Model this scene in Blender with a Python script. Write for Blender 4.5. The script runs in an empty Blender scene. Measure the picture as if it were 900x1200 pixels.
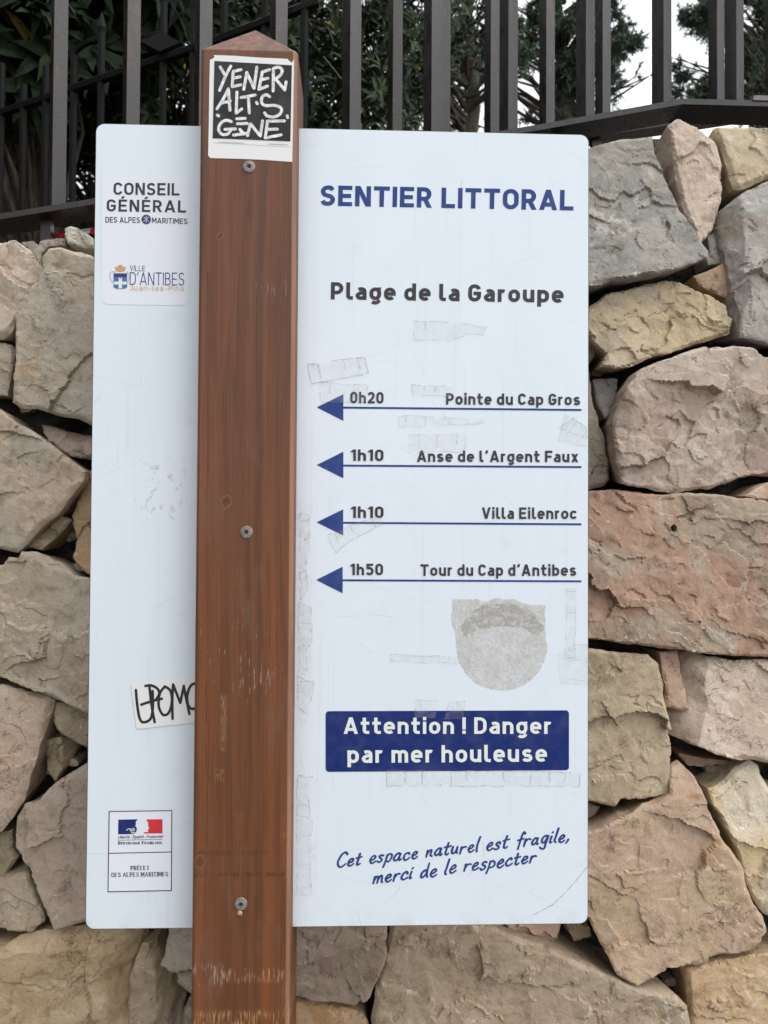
import bpy, math, random
import numpy as np
from mathutils import Vector, Matrix, noise
from mathutils.geometry import delaunay_2d_cdt

C = bpy.context.scene.collection
S = bpy.context.scene
random.seed(7)
rng = np.random.default_rng(7)
rad = math.radians

# ---------------------------------------------------------------- camera
CAM = Vector((0.0, -0.88268877, 1.5))
YAW, PITCH, ROLL, F = 0.03569795, 0.02005973, 0.00595078, 970.0
_f = Vector((math.sin(YAW) * math.cos(PITCH), math.cos(YAW) * math.cos(PITCH), math.sin(PITCH)))
_r0 = Vector((math.cos(YAW), -math.sin(YAW), 0))
_u0 = _r0.cross(_f)
RIGHT = _r0 * math.cos(ROLL) + _u0 * math.sin(ROLL)
UP = -_r0 * math.sin(ROLL) + _u0 * math.cos(ROLL)
FWD = _f
cd = bpy.data.cameras.new('camera')
cam = bpy.data.objects.new('camera', cd)
C.objects.link(cam)
M = Matrix((( RIGHT.x, UP.x, -FWD.x, CAM.x), (RIGHT.y, UP.y, -FWD.y, CAM.y), (RIGHT.z, UP.z, -FWD.z, CAM.z), (0, 0, 0, 1)))
cam.matrix_world = M
cd.sensor_fit = 'HORIZONTAL'
cd.sensor_width = 36.0
cd.lens = F / 900 * 36
cd.clip_start = 0.02
cd.clip_end = 2000
cd.dof.use_dof = True               # a telephone's 2.2 mm pupil, focused on the panel
cd.dof.focus_distance = 0.89
cd.dof.aperture_fstop = cd.lens / 2.2
S.camera = cam

# ---------------------------------------------------------------- sky, sun, exposure
SUN_EL, SUN_AZ = 48.0, 128.0          # clockwise from +Y: over the photographer's right shoulder, veiled by cloud
W = bpy.data.worlds.new('World')
S.world = W
W.use_nodes = True
wn = W.node_tree
wn.nodes.clear()
sky = wn.nodes.new('ShaderNodeTexSky')
sky.sky_type = 'NISHITA'
sky.sun_disc = False
sky.sun_elevation = rad(SUN_EL)
sky.sun_rotation = rad(SUN_AZ)
sky.air_density = 1.0
sky.dust_density = 6.0
sky.ozone_density = 1.0
hs = wn.nodes.new('ShaderNodeHueSaturation')
hs.inputs['Saturation'].default_value = 0.35
bg = wn.nodes.new('ShaderNodeBackground')
bg.inputs['Strength'].default_value = 0.12
wo = wn.nodes.new('ShaderNodeOutputWorld')
wn.links.new(sky.outputs[0], hs.inputs['Color'])
# cloud cover: a bright white veil, brighter round the hidden sun, over the clear sky
SUN_DIR = Vector((math.sin(rad(SUN_AZ)) * math.cos(rad(SUN_EL)), math.cos(rad(SUN_AZ)) * math.cos(rad(SUN_EL)), math.sin(rad(SUN_EL))))
wtc = wn.nodes.new('ShaderNodeTexCoord')
wdot = wn.nodes.new('ShaderNodeVectorMath')
wdot.operation = 'DOT_PRODUCT'
wdot.inputs[1].default_value = SUN_DIR
wn.links.new(wtc.outputs['Generated'], wdot.inputs[0])
wmr = wn.nodes.new('ShaderNodeMapRange')
wmr.interpolation_type = 'SMOOTHSTEP'
wmr.inputs[1].default_value, wmr.inputs[2].default_value = -0.75, 0.9
wmr.inputs[3].default_value, wmr.inputs[4].default_value = 6.0, 15.8
wn.links.new(wdot.outputs['Value'], wmr.inputs[0])
wns = wn.nodes.new('ShaderNodeTexNoise')
wns.inputs['Scale'].default_value = 2.2
wns.inputs['Detail'].default_value = 5
wn.links.new(wtc.outputs['Generated'], wns.inputs['Vector'])
wm2 = wn.nodes.new('ShaderNodeMapRange')
wm2.inputs[1].default_value, wm2.inputs[2].default_value = 0.3, 0.7
wm2.inputs[3].default_value, wm2.inputs[4].default_value = 0.9, 1.1
wn.links.new(wns.outputs[0], wm2.inputs[0])
wmul = wn.nodes.new('ShaderNodeMath')
wmul.operation = 'MULTIPLY'
wn.links.new(wmr.outputs[0], wmul.inputs[0])
wn.links.new(wm2.outputs[0], wmul.inputs[1])
wcl = wn.nodes.new('ShaderNodeVectorMath')
wcl.operation = 'SCALE'
wcl.inputs[0].default_value = (0.97, 0.995, 1.03)
wn.links.new(wmul.outputs[0], wcl.inputs['Scale'])
wmix = wn.nodes.new('ShaderNodeMix')
wmix.data_type = 'RGBA'
wmix.inputs[0].default_value = 0.82
wn.links.new(hs.outputs[0], wmix.inputs[6])
wn.links.new(wcl.outputs[0], wmix.inputs[7])
wn.links.new(wmix.outputs[2], bg.inputs['Color'])
wn.links.new(bg.outputs[0], wo.inputs['Surface'])
sd = bpy.data.lights.new('sun', 'SUN')
sd.energy = 0.9
sd.angle = rad(40)
sd.color = (1.0, 0.97, 0.93)
sun = bpy.data.objects.new('sun', sd)
C.objects.link(sun)
sun.rotation_euler = SUN_DIR.to_track_quat('Z', 'Y').to_euler()
S.view_settings.view_transform = 'Standard'
S.view_settings.look = 'None'
S.view_settings.gamma = 1
S.view_settings.exposure = 0.30
S.view_settings.use_curve_mapping = False

# ---------------------------------------------------------------- helpers
def hit(px, py, y):
    """the point of the vertical plane at depth y that a pixel of the photograph sees"""
    d = RIGHT * ((px - 450) / F) + UP * ((600 - py) / F) + FWD
    t = (y - CAM.y) / d.y
    return CAM + d * t

def s2l(c):
    return tuple((v / 255 / 12.92) if v / 255 <= 0.04045 else ((v / 255 + 0.055) / 1.055) ** 2.4 for v in c)

def empty(name, loc, label, cat, group=None):
    o = bpy.data.objects.new(name, None)
    C.objects.link(o)
    o.location = loc
    o.empty_display_size = 0.05
    o['label'] = label
    o['category'] = cat
    if group:
        o['group'] = group
    return o

def mesh(name, verts, faces, mats, parent=None, midx=None, smooth=False, label=None):
    """world-space vertices -> one object, parented to the thing (all things keep identity rotation)"""
    off = Vector((0, 0, 0))
    p = parent
    while p is not None:
        off += p.location
        p = p.parent
    me = bpy.data.meshes.new(name)
    me.from_pydata([(v[0] - off.x, v[1] - off.y, v[2] - off.z) for v in verts], [], faces)
    if not isinstance(mats, (list, tuple)):
        mats = [mats]
    for m in mats:
        me.materials.append(m)
    if midx is not None:
        me.polygons.foreach_set('material_index', midx)
    if smooth:
        me.polygons.foreach_set('use_smooth', [True] * len(me.polygons))
    me.update()
    o = bpy.data.objects.new(name, me)
    C.objects.link(o)
    if parent is not None:
        o.parent = parent
    if label:
        o['label'] = label
    return o

class MB:
    def __init__(self):
        self.v, self.f, self.m = [], [], []
    def add(self, vs, fs, mi=0):
        b = len(self.v)
        self.v += [tuple(v) for v in vs]
        self.f += [tuple(i + b for i in f) for f in fs]
        self.m += [mi] * len(fs)
    def prism(self, base, top, mi=0):
        """two equal loops of points joined by walls, both ends closed"""
        n = len(base)
        self.add(list(base) + list(top), [tuple(range(n - 1, -1, -1)), tuple(range(n, 2 * n))] +
                 [(i, (i + 1) % n, n + (i + 1) % n, n + i) for i in range(n)], mi)
    def tube(self, pts, radii, n=7, mi=0, caps=True):
        rings, pts = [], [Vector(p) for p in pts]
        b = len(self.v)
        ref = Vector((0.3, 0.9, 0.2)).normalized()
        for i, p in enumerate(pts):
            t = (pts[min(i + 1, len(pts) - 1)] - pts[max(i - 1, 0)]).normalized()
            a = t.cross(ref)
            if a.length < 1e-3:
                a = t.cross(Vector((1, 0, 0)))
            a.normalize()
            c = t.cross(a)
            for k in range(n):
                an = 2 * math.pi * k / n
                self.v.append(tuple(p + (a * math.cos(an) + c * math.sin(an)) * radii[i]))
        for i in range(len(pts) - 1):
            for k in range(n):
                self.f.append((b + i * n + k, b + i * n + (k + 1) % n, b + (i + 1) * n + (k + 1) % n, b + (i + 1) * n + k))
                self.m.append(mi)
        if caps:
            self.f.append(tuple(b + k for k in range(n - 1, -1, -1)))
            e = b + (len(pts) - 1) * n
            self.f.append(tuple(e + k for k in range(n)))
            self.m += [mi, mi]
    def build(self, name, mats, parent=None, smooth=False, label=None):
        return mesh(name, self.v, self.f, mats, parent, self.m, smooth, label)

# ---------------------------------------------------------------- node helpers
class NT:
    def __init__(self, name):
        self.mat = bpy.data.materials.new(name)
        self.mat.use_nodes = True
        self.t = self.mat.node_tree
        self.t.nodes.clear()
        self.out = self.t.nodes.new('ShaderNodeOutputMaterial')
    def set(self, sock, v):
        if hasattr(v, 'links') or isinstance(v, bpy.types.NodeSocket):
            self.t.links.new(v, sock)
        elif v is not None:
            if isinstance(v, (tuple, list)) and len(v) == 3 and sock.type == 'RGBA':
                v = (*v, 1)
            sock.default_value = v
    def node(self, t, **props):
        n = self.t.nodes.new(t)
        for k, v in props.items():
            setattr(n, k, v)
        return n
    def math(self, op, a, b=0.0, clamp=False):
        n = self.node('ShaderNodeMath', operation=op, use_clamp=clamp)
        self.set(n.inputs[0], a); self.set(n.inputs[1], b)
        return n.outputs[0]
    def mix(self, f, a, b, mode='MIX'):
        n = self.node('ShaderNodeMix', data_type='RGBA', blend_type=mode)
        self.set(n.inputs[0], f); self.set(n.inputs[6], a); self.set(n.inputs[7], b)
        return n.outputs[2]
    def vadd(self, a, b):
        n = self.node('ShaderNodeVectorMath', operation='ADD')
        self.set(n.inputs[0], a); self.set(n.inputs[1], b)
        return n.outputs[0]
    def vscale(self, a, s):
        n = self.node('ShaderNodeVectorMath', operation='MULTIPLY')
        self.set(n.inputs[0], a); self.set(n.inputs[1], s if isinstance(s, tuple) else (s, s, s))
        return n.outputs[0]
    def obj(self):
        return self.node('ShaderNodeTexCoord').outputs['Object']
    def noise(self, vec, scale, detail=4, rough=0.55, dist=0.0):
        n = self.node('ShaderNodeTexNoise')
        self.set(n.inputs['Vector'], vec)
        n.inputs['Scale'].default_value = scale; n.inputs['Detail'].default_value = detail
        n.inputs['Roughness'].default_value = rough; n.inputs['Distortion'].default_value = dist
        return n
    def vor(self, vec, scale, feature='F1', rnd=1.0):
        n = self.node('ShaderNodeTexVoronoi', feature=feature)
        self.set(n.inputs['Vector'], vec)
        n.inputs['Scale'].default_value = scale
        n.inputs['Randomness'].default_value = rnd
        return n
    def rng(self, v, a, b, c=0.0, d=1.0):
        n = self.node('ShaderNodeMapRange')
        n.interpolation_type = 'SMOOTHSTEP'
        self.set(n.inputs[0], v)
        n.inputs[1].default_value = a; n.inputs[2].default_value = b
        n.inputs[3].default_value = c; n.inputs[4].default_value = d
        return n.outputs[0]
    def sep(self, v):
        n = self.node('ShaderNodeSeparateXYZ')
        self.set(n.inputs[0], v)
        return n.outputs
    def box(self, xyz, x0, x1, z0, z1, soft):
        """1 inside an x-z box of the object's own coordinates, soft edges"""
        a = self.rng(xyz[0], x0 - soft, x0 + soft)
        b = self.rng(xyz[0], x1 - soft, x1 + soft, 1, 0)
        c = self.rng(xyz[2], z0 - soft, z0 + soft)
        d = self.rng(xyz[2], z1 - soft, z1 + soft, 1, 0)
        return self.math('MULTIPLY', self.math('MULTIPLY', a, b), self.math('MULTIPLY', c, d))
    def bump(self, h, strength=0.3, dist=0.01):
        n = self.node('ShaderNodeBump')
        self.set(n.inputs['Height'], h)
        n.inputs['Strength'].default_value = strength; n.inputs['Distance'].default_value = dist
        return n.outputs[0]
    def finish(self, color, rough=0.6, normal=None, alpha=None, spec=0.5, metal=0.0):
        p = self.node('ShaderNodeBsdfPrincipled')
        self.set(p.inputs['Base Color'], color)
        self.set(p.inputs['Roughness'], rough)
        p.inputs['Specular IOR Level'].default_value = spec
        p.inputs['Metallic'].default_value = metal
        if normal is not None:
            self.set(p.inputs['Normal'], normal)
        if alpha is not None:
            self.set(p.inputs['Alpha'], alpha)
        self.t.links.new(p.outputs[0], self.out.inputs['Surface'])
        return self.mat

def flat_mat(name, col, rough=0.5, var=0.12, scale=120, spec=0.5, metal=0.0):
    n = NT(name)
    v = n.noise(n.obj(), scale, 5)
    k = n.rng(v.outputs[0], 0.3, 0.7, 1 - var, 1 + var)
    c = n.mix(1.0, (*col, 1), n.vscale(n.node('ShaderNodeCombineXYZ').outputs[0], 1), 'MIX')
    m = n.node('ShaderNodeVectorMath', operation='SCALE')
    m.inputs[0].default_value = col
    n.set(m.inputs['Scale'], k)
    return n.finish(m.outputs[0], rough, None, None, spec, metal)
# ---------------------------------------------------------------- materials
def stone_material():
    n = NT('limestone')
    a1 = n.node('ShaderNodeAttribute', attribute_name='tint').outputs['Color']
    a2 = n.node('ShaderNodeAttribute', attribute_name='tint2').outputs['Color']
    ro = n.node('ShaderNodeAttribute', attribute_name='shift').outputs['Vector']
    co = n.vadd(n.obj(), n.vscale(ro, 7.0))
    warp = n.noise(co, 16, 5)
    cw = n.vadd(co, n.vscale(warp.outputs['Color'], 0.05))
    big = n.noise(cw, 11, 4, 0.6)
    col = n.mix(n.rng(big.outputs[0], 0.40, 0.60), a1, a2)
    # weathering patches: slightly darker film and slightly chalky film
    mid = n.noise(cw, 34, 7, 0.62)
    col = n.mix(n.rng(mid.outputs[0], 0.50, 0.72, 0, 0.75), col, n.mix(1.0, col, (0.52, 0.48, 0.44), 'MULTIPLY'))
    col = n.mix(n.rng(mid.outputs[0], 0.47, 0.27, 0, 0.50), col, n.mix(0.5, col, (0.66, 0.60, 0.53)))
    # ochre iron stains
    och = n.noise(n.vadd(co, (3.1, 1.7, 0.4)), 19, 6, 0.6)
    col = n.mix(n.rng(och.outputs[0], 0.61, 0.72, 0, 0.45), col, (0.34, 0.19, 0.085))
    # grey lichen film
    lic = n.noise(n.vadd(co, (9.1, 2.7, 5.4)), 26, 8, 0.7)
    col = n.mix(n.rng(lic.outputs[0], 0.62, 0.70, 0, 0.45), col, (0.10, 0.10, 0.09))
    # fine flaked speckle, dark and light
    fl1 = n.noise(n.vadd(cw, (1.3, 4.2, 2.2)), 150, 7, 0.72)
    col = n.mix(n.rng(fl1.outputs[0], 0.54, 0.68, 0, 0.55), col, n.mix(1.0, col, (0.56, 0.53, 0.50), 'MULTIPLY'))
    col = n.mix(n.rng(fl1.outputs[0], 0.44, 0.33, 0, 0.35), col, n.mix(0.5, col, (0.60, 0.56, 0.50)))
    # calcite chips and veins
    vd = n.vor(n.vadd(co, n.vscale(n.noise(co, 22, 5, 0.7).outputs['Color'], 0.045)), 15, 'DISTANCE_TO_EDGE')
    vm = n.math('MULTIPLY', n.rng(vd.outputs['Distance'], 0.008, 0.035, 1, 0), n.rng(n.noise(co, 13, 3).outputs[0], 0.56, 0.66))
    col = n.mix(n.math('MULTIPLY', vm, 0.38), col, (0.66, 0.62, 0.56))
    chip = n.noise(co, 85, 5, 0.7)
    col = n.mix(n.rng(chip.outputs[0], 0.645, 0.72, 0, 0.7), col, (0.66, 0.62, 0.57))
    # hairline cracks
    cdst = n.vor(n.vadd(co, n.vscale(n.noise(co, 20, 6, 0.7).outputs['Color'], 0.12)), 12, 'DISTANCE_TO_EDGE')
    cm = n.math('MULTIPLY', n.rng(cdst.outputs['Distance'], 0.003, 0.016, 1, 0), n.rng(n.noise(n.vadd(co, (5, 5, 5)), 10, 3).outputs[0], 0.47, 0.6))
    col = n.mix(n.math('MULTIPLY', cm, 0.7), col, n.mix(1.0, col, (0.28, 0.25, 0.23), 'MULTIPLY'))
    grain = n.noise(co, 520, 3, 0.7)
    col = n.mix(n.rng(grain.outputs[0], 0.35, 0.65, 0, 0.42), col, n.mix(1.0, col, (0.70, 0.69, 0.67), 'MULTIPLY'))
    # relief
    f1 = n.vor(cw, 60, 'F1')
    f2 = n.noise(cw, 120, 8, 0.65)
    h = n.math('ADD', n.math('MULTIPLY', f1.outputs['Distance'], 0.8), n.math('MULTIPLY', f2.outputs[0], 0.9))
    h = n.math('ADD', h, n.math('MULTIPLY', mid.outputs[0], 0.5))
    h = n.math('SUBTRACT', h, n.math('MULTIPLY', cm, 0.5))
    nb = n.bump(h, 0.42, 0.005)
    return n.finish(col, 0.88, nb, None, 0.25)

def mortar_material():
    n = NT('earth_packing')
    co = n.obj()
    a = n.noise(co, 40, 8, 0.7)
    c = n.mix(n.rng(a.outputs[0], 0.35, 0.65), (0.022, 0.019, 0.017), (0.085, 0.077, 0.068))
    return n.finish(c, 0.95, n.bump(a.outputs[0], 0.8, 0.02), None, 0.1)

def wood_material(px0):
    """stained softwood: long grain, knots, scuffs and the saw dents low on the face (object coords, metres)"""
    n = NT('stained_wood')
    co = n.obj()
    xyz = n.sep(co)
    warp = n.noise(n.vscale(co, (14, 14, 2.2)), 1, 3)
    g1 = n.noise(n.vadd(n.vscale(co, (120, 120, 1.6)), n.vscale(warp.outputs['Color'], 3.5)), 1, 5, 0.6)
    g2 = n.noise(n.vscale(co, (520, 520, 6)), 1, 4, 0.65)
    wide = n.noise(n.vadd(n.vscale(co, (38, 38, 0.7)), n.vscale(warp.outputs['Color'], 1.6)), 1, 2)
    hi = n.rng(xyz[2], 1.30, 1.75)
    base = n.mix(hi, (0.143, 0.052, 0.0205), (0.119, 0.047, 0.0228))
    dark = n.mix(hi, (0.100, 0.037, 0.016), (0.088, 0.037, 0.021))
    col = n.mix(n.rng(g1.outputs[0], 0.36, 0.66), base, dark)
    col = n.mix(n.rng(wide.outputs[0], 0.42, 0.62, 0, 0.55), col, n.mix(1.0, col, (1.45, 1.30, 1.15), 'MULTIPLY'))
    col = n.mix(n.rng(g2.outputs[0], 0.45, 0.70, 0, 0.40), col, n.mix(1.0, col, (0.68, 0.65, 0.65), 'MULTIPLY'))
    def xz(px, py):
        p = hit(px, py, POST_FRONT)
        return p.x - SIGN_LOC.x, p.z
    def bx(a, b, soft):
        x0, z1 = xz(*a); x1, z0 = xz(*b)
        return n.box(xyz, min(x0, x1), max(x0, x1), z0, z1, soft)
    st = n.noise(n.vscale(co, (420, 420, 42)), 1, 4, 0.7)
    st2 = n.noise(n.vscale(co, (900, 900, 120)), 1, 4, 0.7)
    # pale scuffs half way down
    for (a, b, lo, al) in (((232, 715), (328, 835), 0.63, 0.6), ((275, 770), (325, 820), 0.57, 0.4), ((296, 325), (345, 350), 0.56, 0.25), ((240, 720), (335, 930), 0.68, 0.6)):
        m = n.math('MULTIPLY', bx(a, b, 0.012), n.rng(st.outputs[0], lo, lo + 0.05, 0, al))
        col = n.mix(m, col, (0.42, 0.33, 0.30))
    # bare strips where the stain has worn off
    for (a, b, lo, al, c) in (((259, 815), (265, 880), 0.40, 0.7, (0.36, 0.22, 0.12)), ((252, 900), (263, 915), 0.45, 0.8, (0.42, 0.26, 0.12)),
                              ((276, 950), (284, 1060), 0.42, 0.5, (0.26, 0.11, 0.035)), ((330, 955), (345, 1030), 0.47, 0.75, (0.36, 0.17, 0.06)),
                              ((330, 1150), (345, 1200), 0.45, 0.7, (0.33, 0.16, 0.06)), ((250, 985), (262, 1010), 0.5, 0.3, (0.3, 0.13, 0.05)),
                              ((250, 290), (266, 310), 0.5, 0.3, (0.24, 0.11, 0.05))):
        m = n.math('MULTIPLY', bx(a, b, 0.002), n.rng(st2.outputs[0], lo, lo + 0.28, 0, al * 0.9))
        col = n.mix(m, col, c)
    # two rows of rope dents low on the face, grey then bare
    for (a, b, c, al) in (((226, 1130), (262, 1155), (0.30, 0.24, 0.20), 0.85), ((255, 1136), (332, 1150), (0.42, 0.25, 0.13), 0.8), ((225, 1186), (345, 1202), (0.42, 0.24, 0.10), 0.85)):
        stz = n.noise(n.vscale(co, (620, 620, 70)), 1, 2, 0.5)
        m = n.math('MULTIPLY', bx(a, b, 0.003), n.math('MULTIPLY', n.rng(stz.outputs[0], 0.44, 0.66, 0, al), n.rng(n.noise(n.vscale(co, (150, 150, 60)), 1, 3).outputs[0], 0.36, 0.58)))
        col = n.mix(m, col, c)
    # dark stained rings from a strap
    for (a, b, al) in (((228, 1023), (336, 1027), 0.42), ((226, 997), (340, 1001), 0.25)):
        m = n.math('MULTIPLY', bx(a, b, 0.0015), n.rng(n.noise(co, 130, 4, 0.7).outputs[0], 0.42, 0.56, 0, al))
        col = n.mix(m, col, (0.02, 0.012, 0.01))
    # bare, rubbed arris on the right, with its lit edge painted into the colour
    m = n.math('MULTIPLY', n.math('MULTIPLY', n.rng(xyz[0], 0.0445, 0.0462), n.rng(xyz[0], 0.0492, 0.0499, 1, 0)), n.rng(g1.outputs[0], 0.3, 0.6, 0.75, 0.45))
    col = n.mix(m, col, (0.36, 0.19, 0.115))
    # knots
    for (kx, ky, r) in ((265, 588, 0.010), (234, 1010, 0.010), (258, 277, 0.006)):
        x, z = xz(kx, ky)
        dx = n.math('SUBTRACT', xyz[0], x); dz = n.math('MULTIPLY', n.math('SUBTRACT', xyz[2], z), 0.8)
        d = n.math('SQRT', n.math('ADD', n.math('MULTIPLY', dx, dx), n.math('MULTIPLY', dz, dz)))
        d = n.math('ADD', d, n.math('MULTIPLY', n.math('SUBTRACT', n.noise(co, 160, 3).outputs[0], 0.5), 0.006))
        col = n.mix(n.rng(d, r * 0.35, r, 0.5, 0), col, (0.045, 0.018, 0.010))
        ring = n.math('MULTIPLY', n.rng(d, r * 0.3, r * 0.5), n.rng(d, r * 0.5, r * 0.75, 1, 0))
        col = n.mix(n.math('MULTIPLY', ring, 0.5), col, (0.22, 0.10, 0.05))
    # tiny pale nicks everywhere
    nick = n.noise(n.vscale(co, (260, 260, 160)), 1, 5, 0.75)
    col = n.mix(n.rng(nick.outputs[0], 0.715, 0.75, 0, 0.6), col, (0.40, 0.29, 0.22))
    # dark run-off under the screws, drying checks
    for (kx, ky, L) in ((292, 200, 55), (289, 630, 40), (283, 1066, 30)):
        a, b = xz(kx - 2.6, ky), xz(kx + 2.6, ky + L)
        sm = n.box(xyz, a[0], b[0], b[1], a[1], 0.0022)
        col = n.mix(n.math('MULTIPLY', sm, n.rng(n.noise(n.vscale(co, (300, 300, 30)), 1, 3).outputs[0], 0.35, 0.6, 0.0, 0.32)), col, (0.030, 0.016, 0.011))
    ck = n.noise(n.vadd(n.vscale(co, (210, 210, 1.1)), n.vscale(warp.outputs['Color'], 2.0)), 1, 2)
    ckm = n.rng(n.math('ABSOLUTE', n.math('SUBTRACT', ck.outputs[0], 0.5)), 0.0, 0.012, 1, 0)
    ckm = n.math('MULTIPLY', ckm, n.rng(n.noise(n.vscale(co, (40, 40, 3)), 1, 3).outputs[0], 0.50, 0.60))
    col = n.mix(n.math('MULTIPLY', ckm, 0.6), col, (0.022, 0.011, 0.008))
    fad = n.noise(n.vscale(co, (30, 30, 9)), 1, 6, 0.7)
    col = n.mix(n.rng(fad.outputs[0], 0.52, 0.72, 0, 0.35), col, (0.17, 0.10, 0.068))
    h = n.math('ADD', g1.outputs[0], n.math('MULTIPLY', g2.outputs[0], 0.7))
    h = n.math('SUBTRACT', h, n.math('MULTIPLY', ckm, 0.8))
    r = n.rng(g1.outputs[0], 0.3, 0.7, 0.38, 0.55)
    return n.finish(col, r, n.bump(h, 0.22, 0.003), None, 0.28)

def panel_material():
    n = NT('sign_laminate')
    co = n.obj()
    xyz = n.sep(co)
    film = n.noise(n.vscale(co, (1, 1, 0.5)), 9, 5, 0.6)
    col = n.mix(n.rng(film.outputs[0], 0.35, 0.7, 0, 0.5), (0.625, 0.675, 0.735), (0.585, 0.655, 0.70))
    sp = n.noise(co, 330, 3, 0.8)
    col = n.mix(n.rng(sp.outputs[0], 0.735, 0.76, 0, 0.5), col, (0.30, 0.28, 0.26))
    # scraped, dirty patch on the left wing and smears next to the post
    def bx(a, b, soft):
        p, q = hit(*a, 0), hit(*b, 0)
        return n.box(xyz, p.x - SIGN_LOC.x, q.x - SIGN_LOC.x, q.z, p.z, soft)
    sm = n.noise(co, 95, 7, 0.72)
    for (a, b, lo, al, c) in (((158, 540), (215, 610), 0.55, 0.55, (0.36, 0.35, 0.33)), ((150, 835), (210, 900), 0.655, 0.7, (0.30, 0.28, 0.26)),
                              ((348, 590), (364, 850), 0.50, 0.35, (0.50, 0.47, 0.43)), ((348, 900), (368, 1060), 0.58, 0.4, (0.45, 0.41, 0.37)),
                              ((112, 700), (118, 800), 0.62, 0.5, (0.3, 0.3, 0.3))):
        col = n.mix(n.math('MULTIPLY', bx(a, b, 0.008), n.rng(sm.outputs[0], lo, lo + 0.07, 0, al)), col, c)
    # rain streaks and rubbed haze
    drip = n.noise(n.vscale(co, (190, 190, 3.2)), 1, 4, 0.6)
    dm = n.math('MULTIPLY', n.rng(drip.outputs[0], 0.54, 0.70, 0, 0.16), n.rng(n.noise(co, 7, 3).outputs[0], 0.40, 0.6))
    col = n.mix(dm, col, (0.42, 0.43, 0.43))
    hz = n.noise(n.vadd(co, (2, 2, 2)), 26, 7, 0.7)
    col = n.mix(n.rng(hz.outputs[0], 0.55, 0.74, 0, 0.14), col, (0.40, 0.40, 0.39))
    fs = n.vor(n.vadd(n.vscale(co, (5, 5, 16)), n.vscale(n.noise(co, 3, 2).outputs['Color'], 1.2)), 1.6, 'DISTANCE_TO_EDGE')
    fm = n.math('MULTIPLY', n.rng(fs.outputs['Distance'], 0.002, 0.006, 0.3, 0), n.rng(n.noise(co, 17, 4).outputs[0], 0.52, 0.60))
    col = n.mix(fm, col, (0.40, 0.38, 0.36))
    # grime creeping up from the lower edge
    g = n.math('MULTIPLY', n.rng(xyz[2], 1.082, 1.10, 1, 0), n.rng(n.noise(co, 45, 6).outputs[0], 0.45, 0.7, 0, 0.35))
    col = n.mix(g, col, (0.45, 0.42, 0.38))
    return n.finish(col, n.rng(film.outputs[0], 0.3, 0.7, 0.28, 0.42), n.bump(n.noise(co, 60, 3).outputs[0], 0.02, 0.002), None, 0.3)

def print_mat(name, col, rough=0.4):
    """ink with slight sun-bleaching, so that it is not one flat colour"""
    n = NT(name)
    co = n.obj()
    a = n.noise(co, 55, 6, 0.6)
    b = n.noise(co, 700, 3, 0.8)
    c = n.mix(n.rng(a.outputs[0], 0.4, 0.7, 0, 0.20), col, n.mix(0.14, col, (0.6, 0.62, 0.66)))
    c = n.mix(n.rng(b.outputs[0], 0.69, 0.75, 0, 0.25), c, (0.50, 0.52, 0.55))
    return n.finish(c, rough, None, None, 0.15)

def tape_mats():
    n = NT('old_clear_tape')
    co = n.obj()
    a = n.noise(co, 130, 6, 0.7)
    film = n.finish(n.mix(a.outputs[0], (0.50, 0.48, 0.45), (0.60, 0.60, 0.61)), 0.35, n.bump(a.outputs[0], 0.3, 0.002), n.rng(a.outputs[0], 0.40, 0.72, 0.04, 0.17), 0.5)
    n = NT('tape_dirt')
    co = n.obj()
    a = n.noise(co, 190, 6, 0.75)
    dirt = n.finish((0.26, 0.22, 0.18), 0.8, None, n.rng(a.outputs[0], 0.38, 0.64, 0.12, 0.62), 0.1)
    return film, dirt

def residue_mat():
    n = NT('glue_residue')
    co = n.obj()
    a = n.noise(co, 60, 8, 0.75)
    b = n.noise(n.vscale(co, (1, 1, 0.75)), 200, 7, 0.78)
    c = n.mix(n.rng(a.outputs[0], 0.38, 0.64), (0.60, 0.60, 0.592), (0.515, 0.50, 0.475))
    return n.finish(c, 0.8, n.bump(b.outputs[0], 0.4, 0.002), n.rng(b.outputs[0], 0.32, 0.56, 0.30, 0.88), 0.2)

def residue_dark_mat():
    n = NT('torn_glue')
    co = n.obj()
    a = n.noise(co, 150, 8, 0.75)
    c = n.mix(n.rng(a.outputs[0], 0.40, 0.62), (0.525, 0.505, 0.475), (0.40, 0.372, 0.33))
    return n.finish(c, 0.85, n.bump(a.outputs[0], 0.5, 0.003), n.rng(a.outputs[0], 0.38, 0.60, 0.06, 0.80), 0.2)

def paint_metal(name='fence_paint', light=1.0):
    """brown-black enamel, chipped to pale specks"""
    n = NT(name)
    co = n.obj()
    a = n.noise(co, 240, 6, 0.75)
    b = n.noise(n.vscale(co, (1, 1, 0.35)), 90, 5, 0.6)
    col = n.mix(n.rng(b.outputs[0], 0.35, 0.7), tuple(v * light for v in (0.012, 0.009, 0.009)), tuple(v * light for v in (0.020, 0.015, 0.0145)))
    col = n.mix(n.rng(a.outputs[0], 0.685, 0.73, 0, 0.8), col, (0.26, 0.22, 0.20))
    rust = n.noise(n.vscale(co, (1, 1, 0.25)), 33, 6, 0.7)
    col = n.mix(n.rng(rust.outputs[0], 0.56, 0.70, 0, 0.7), col, (0.060, 0.030, 0.022))
    return n.finish(col, n.rng(b.outputs[0], 0.3, 0.7, 0.24, 0.38), n.bump(a.outputs[0], 0.18, 0.002), None, 0.40)

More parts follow.
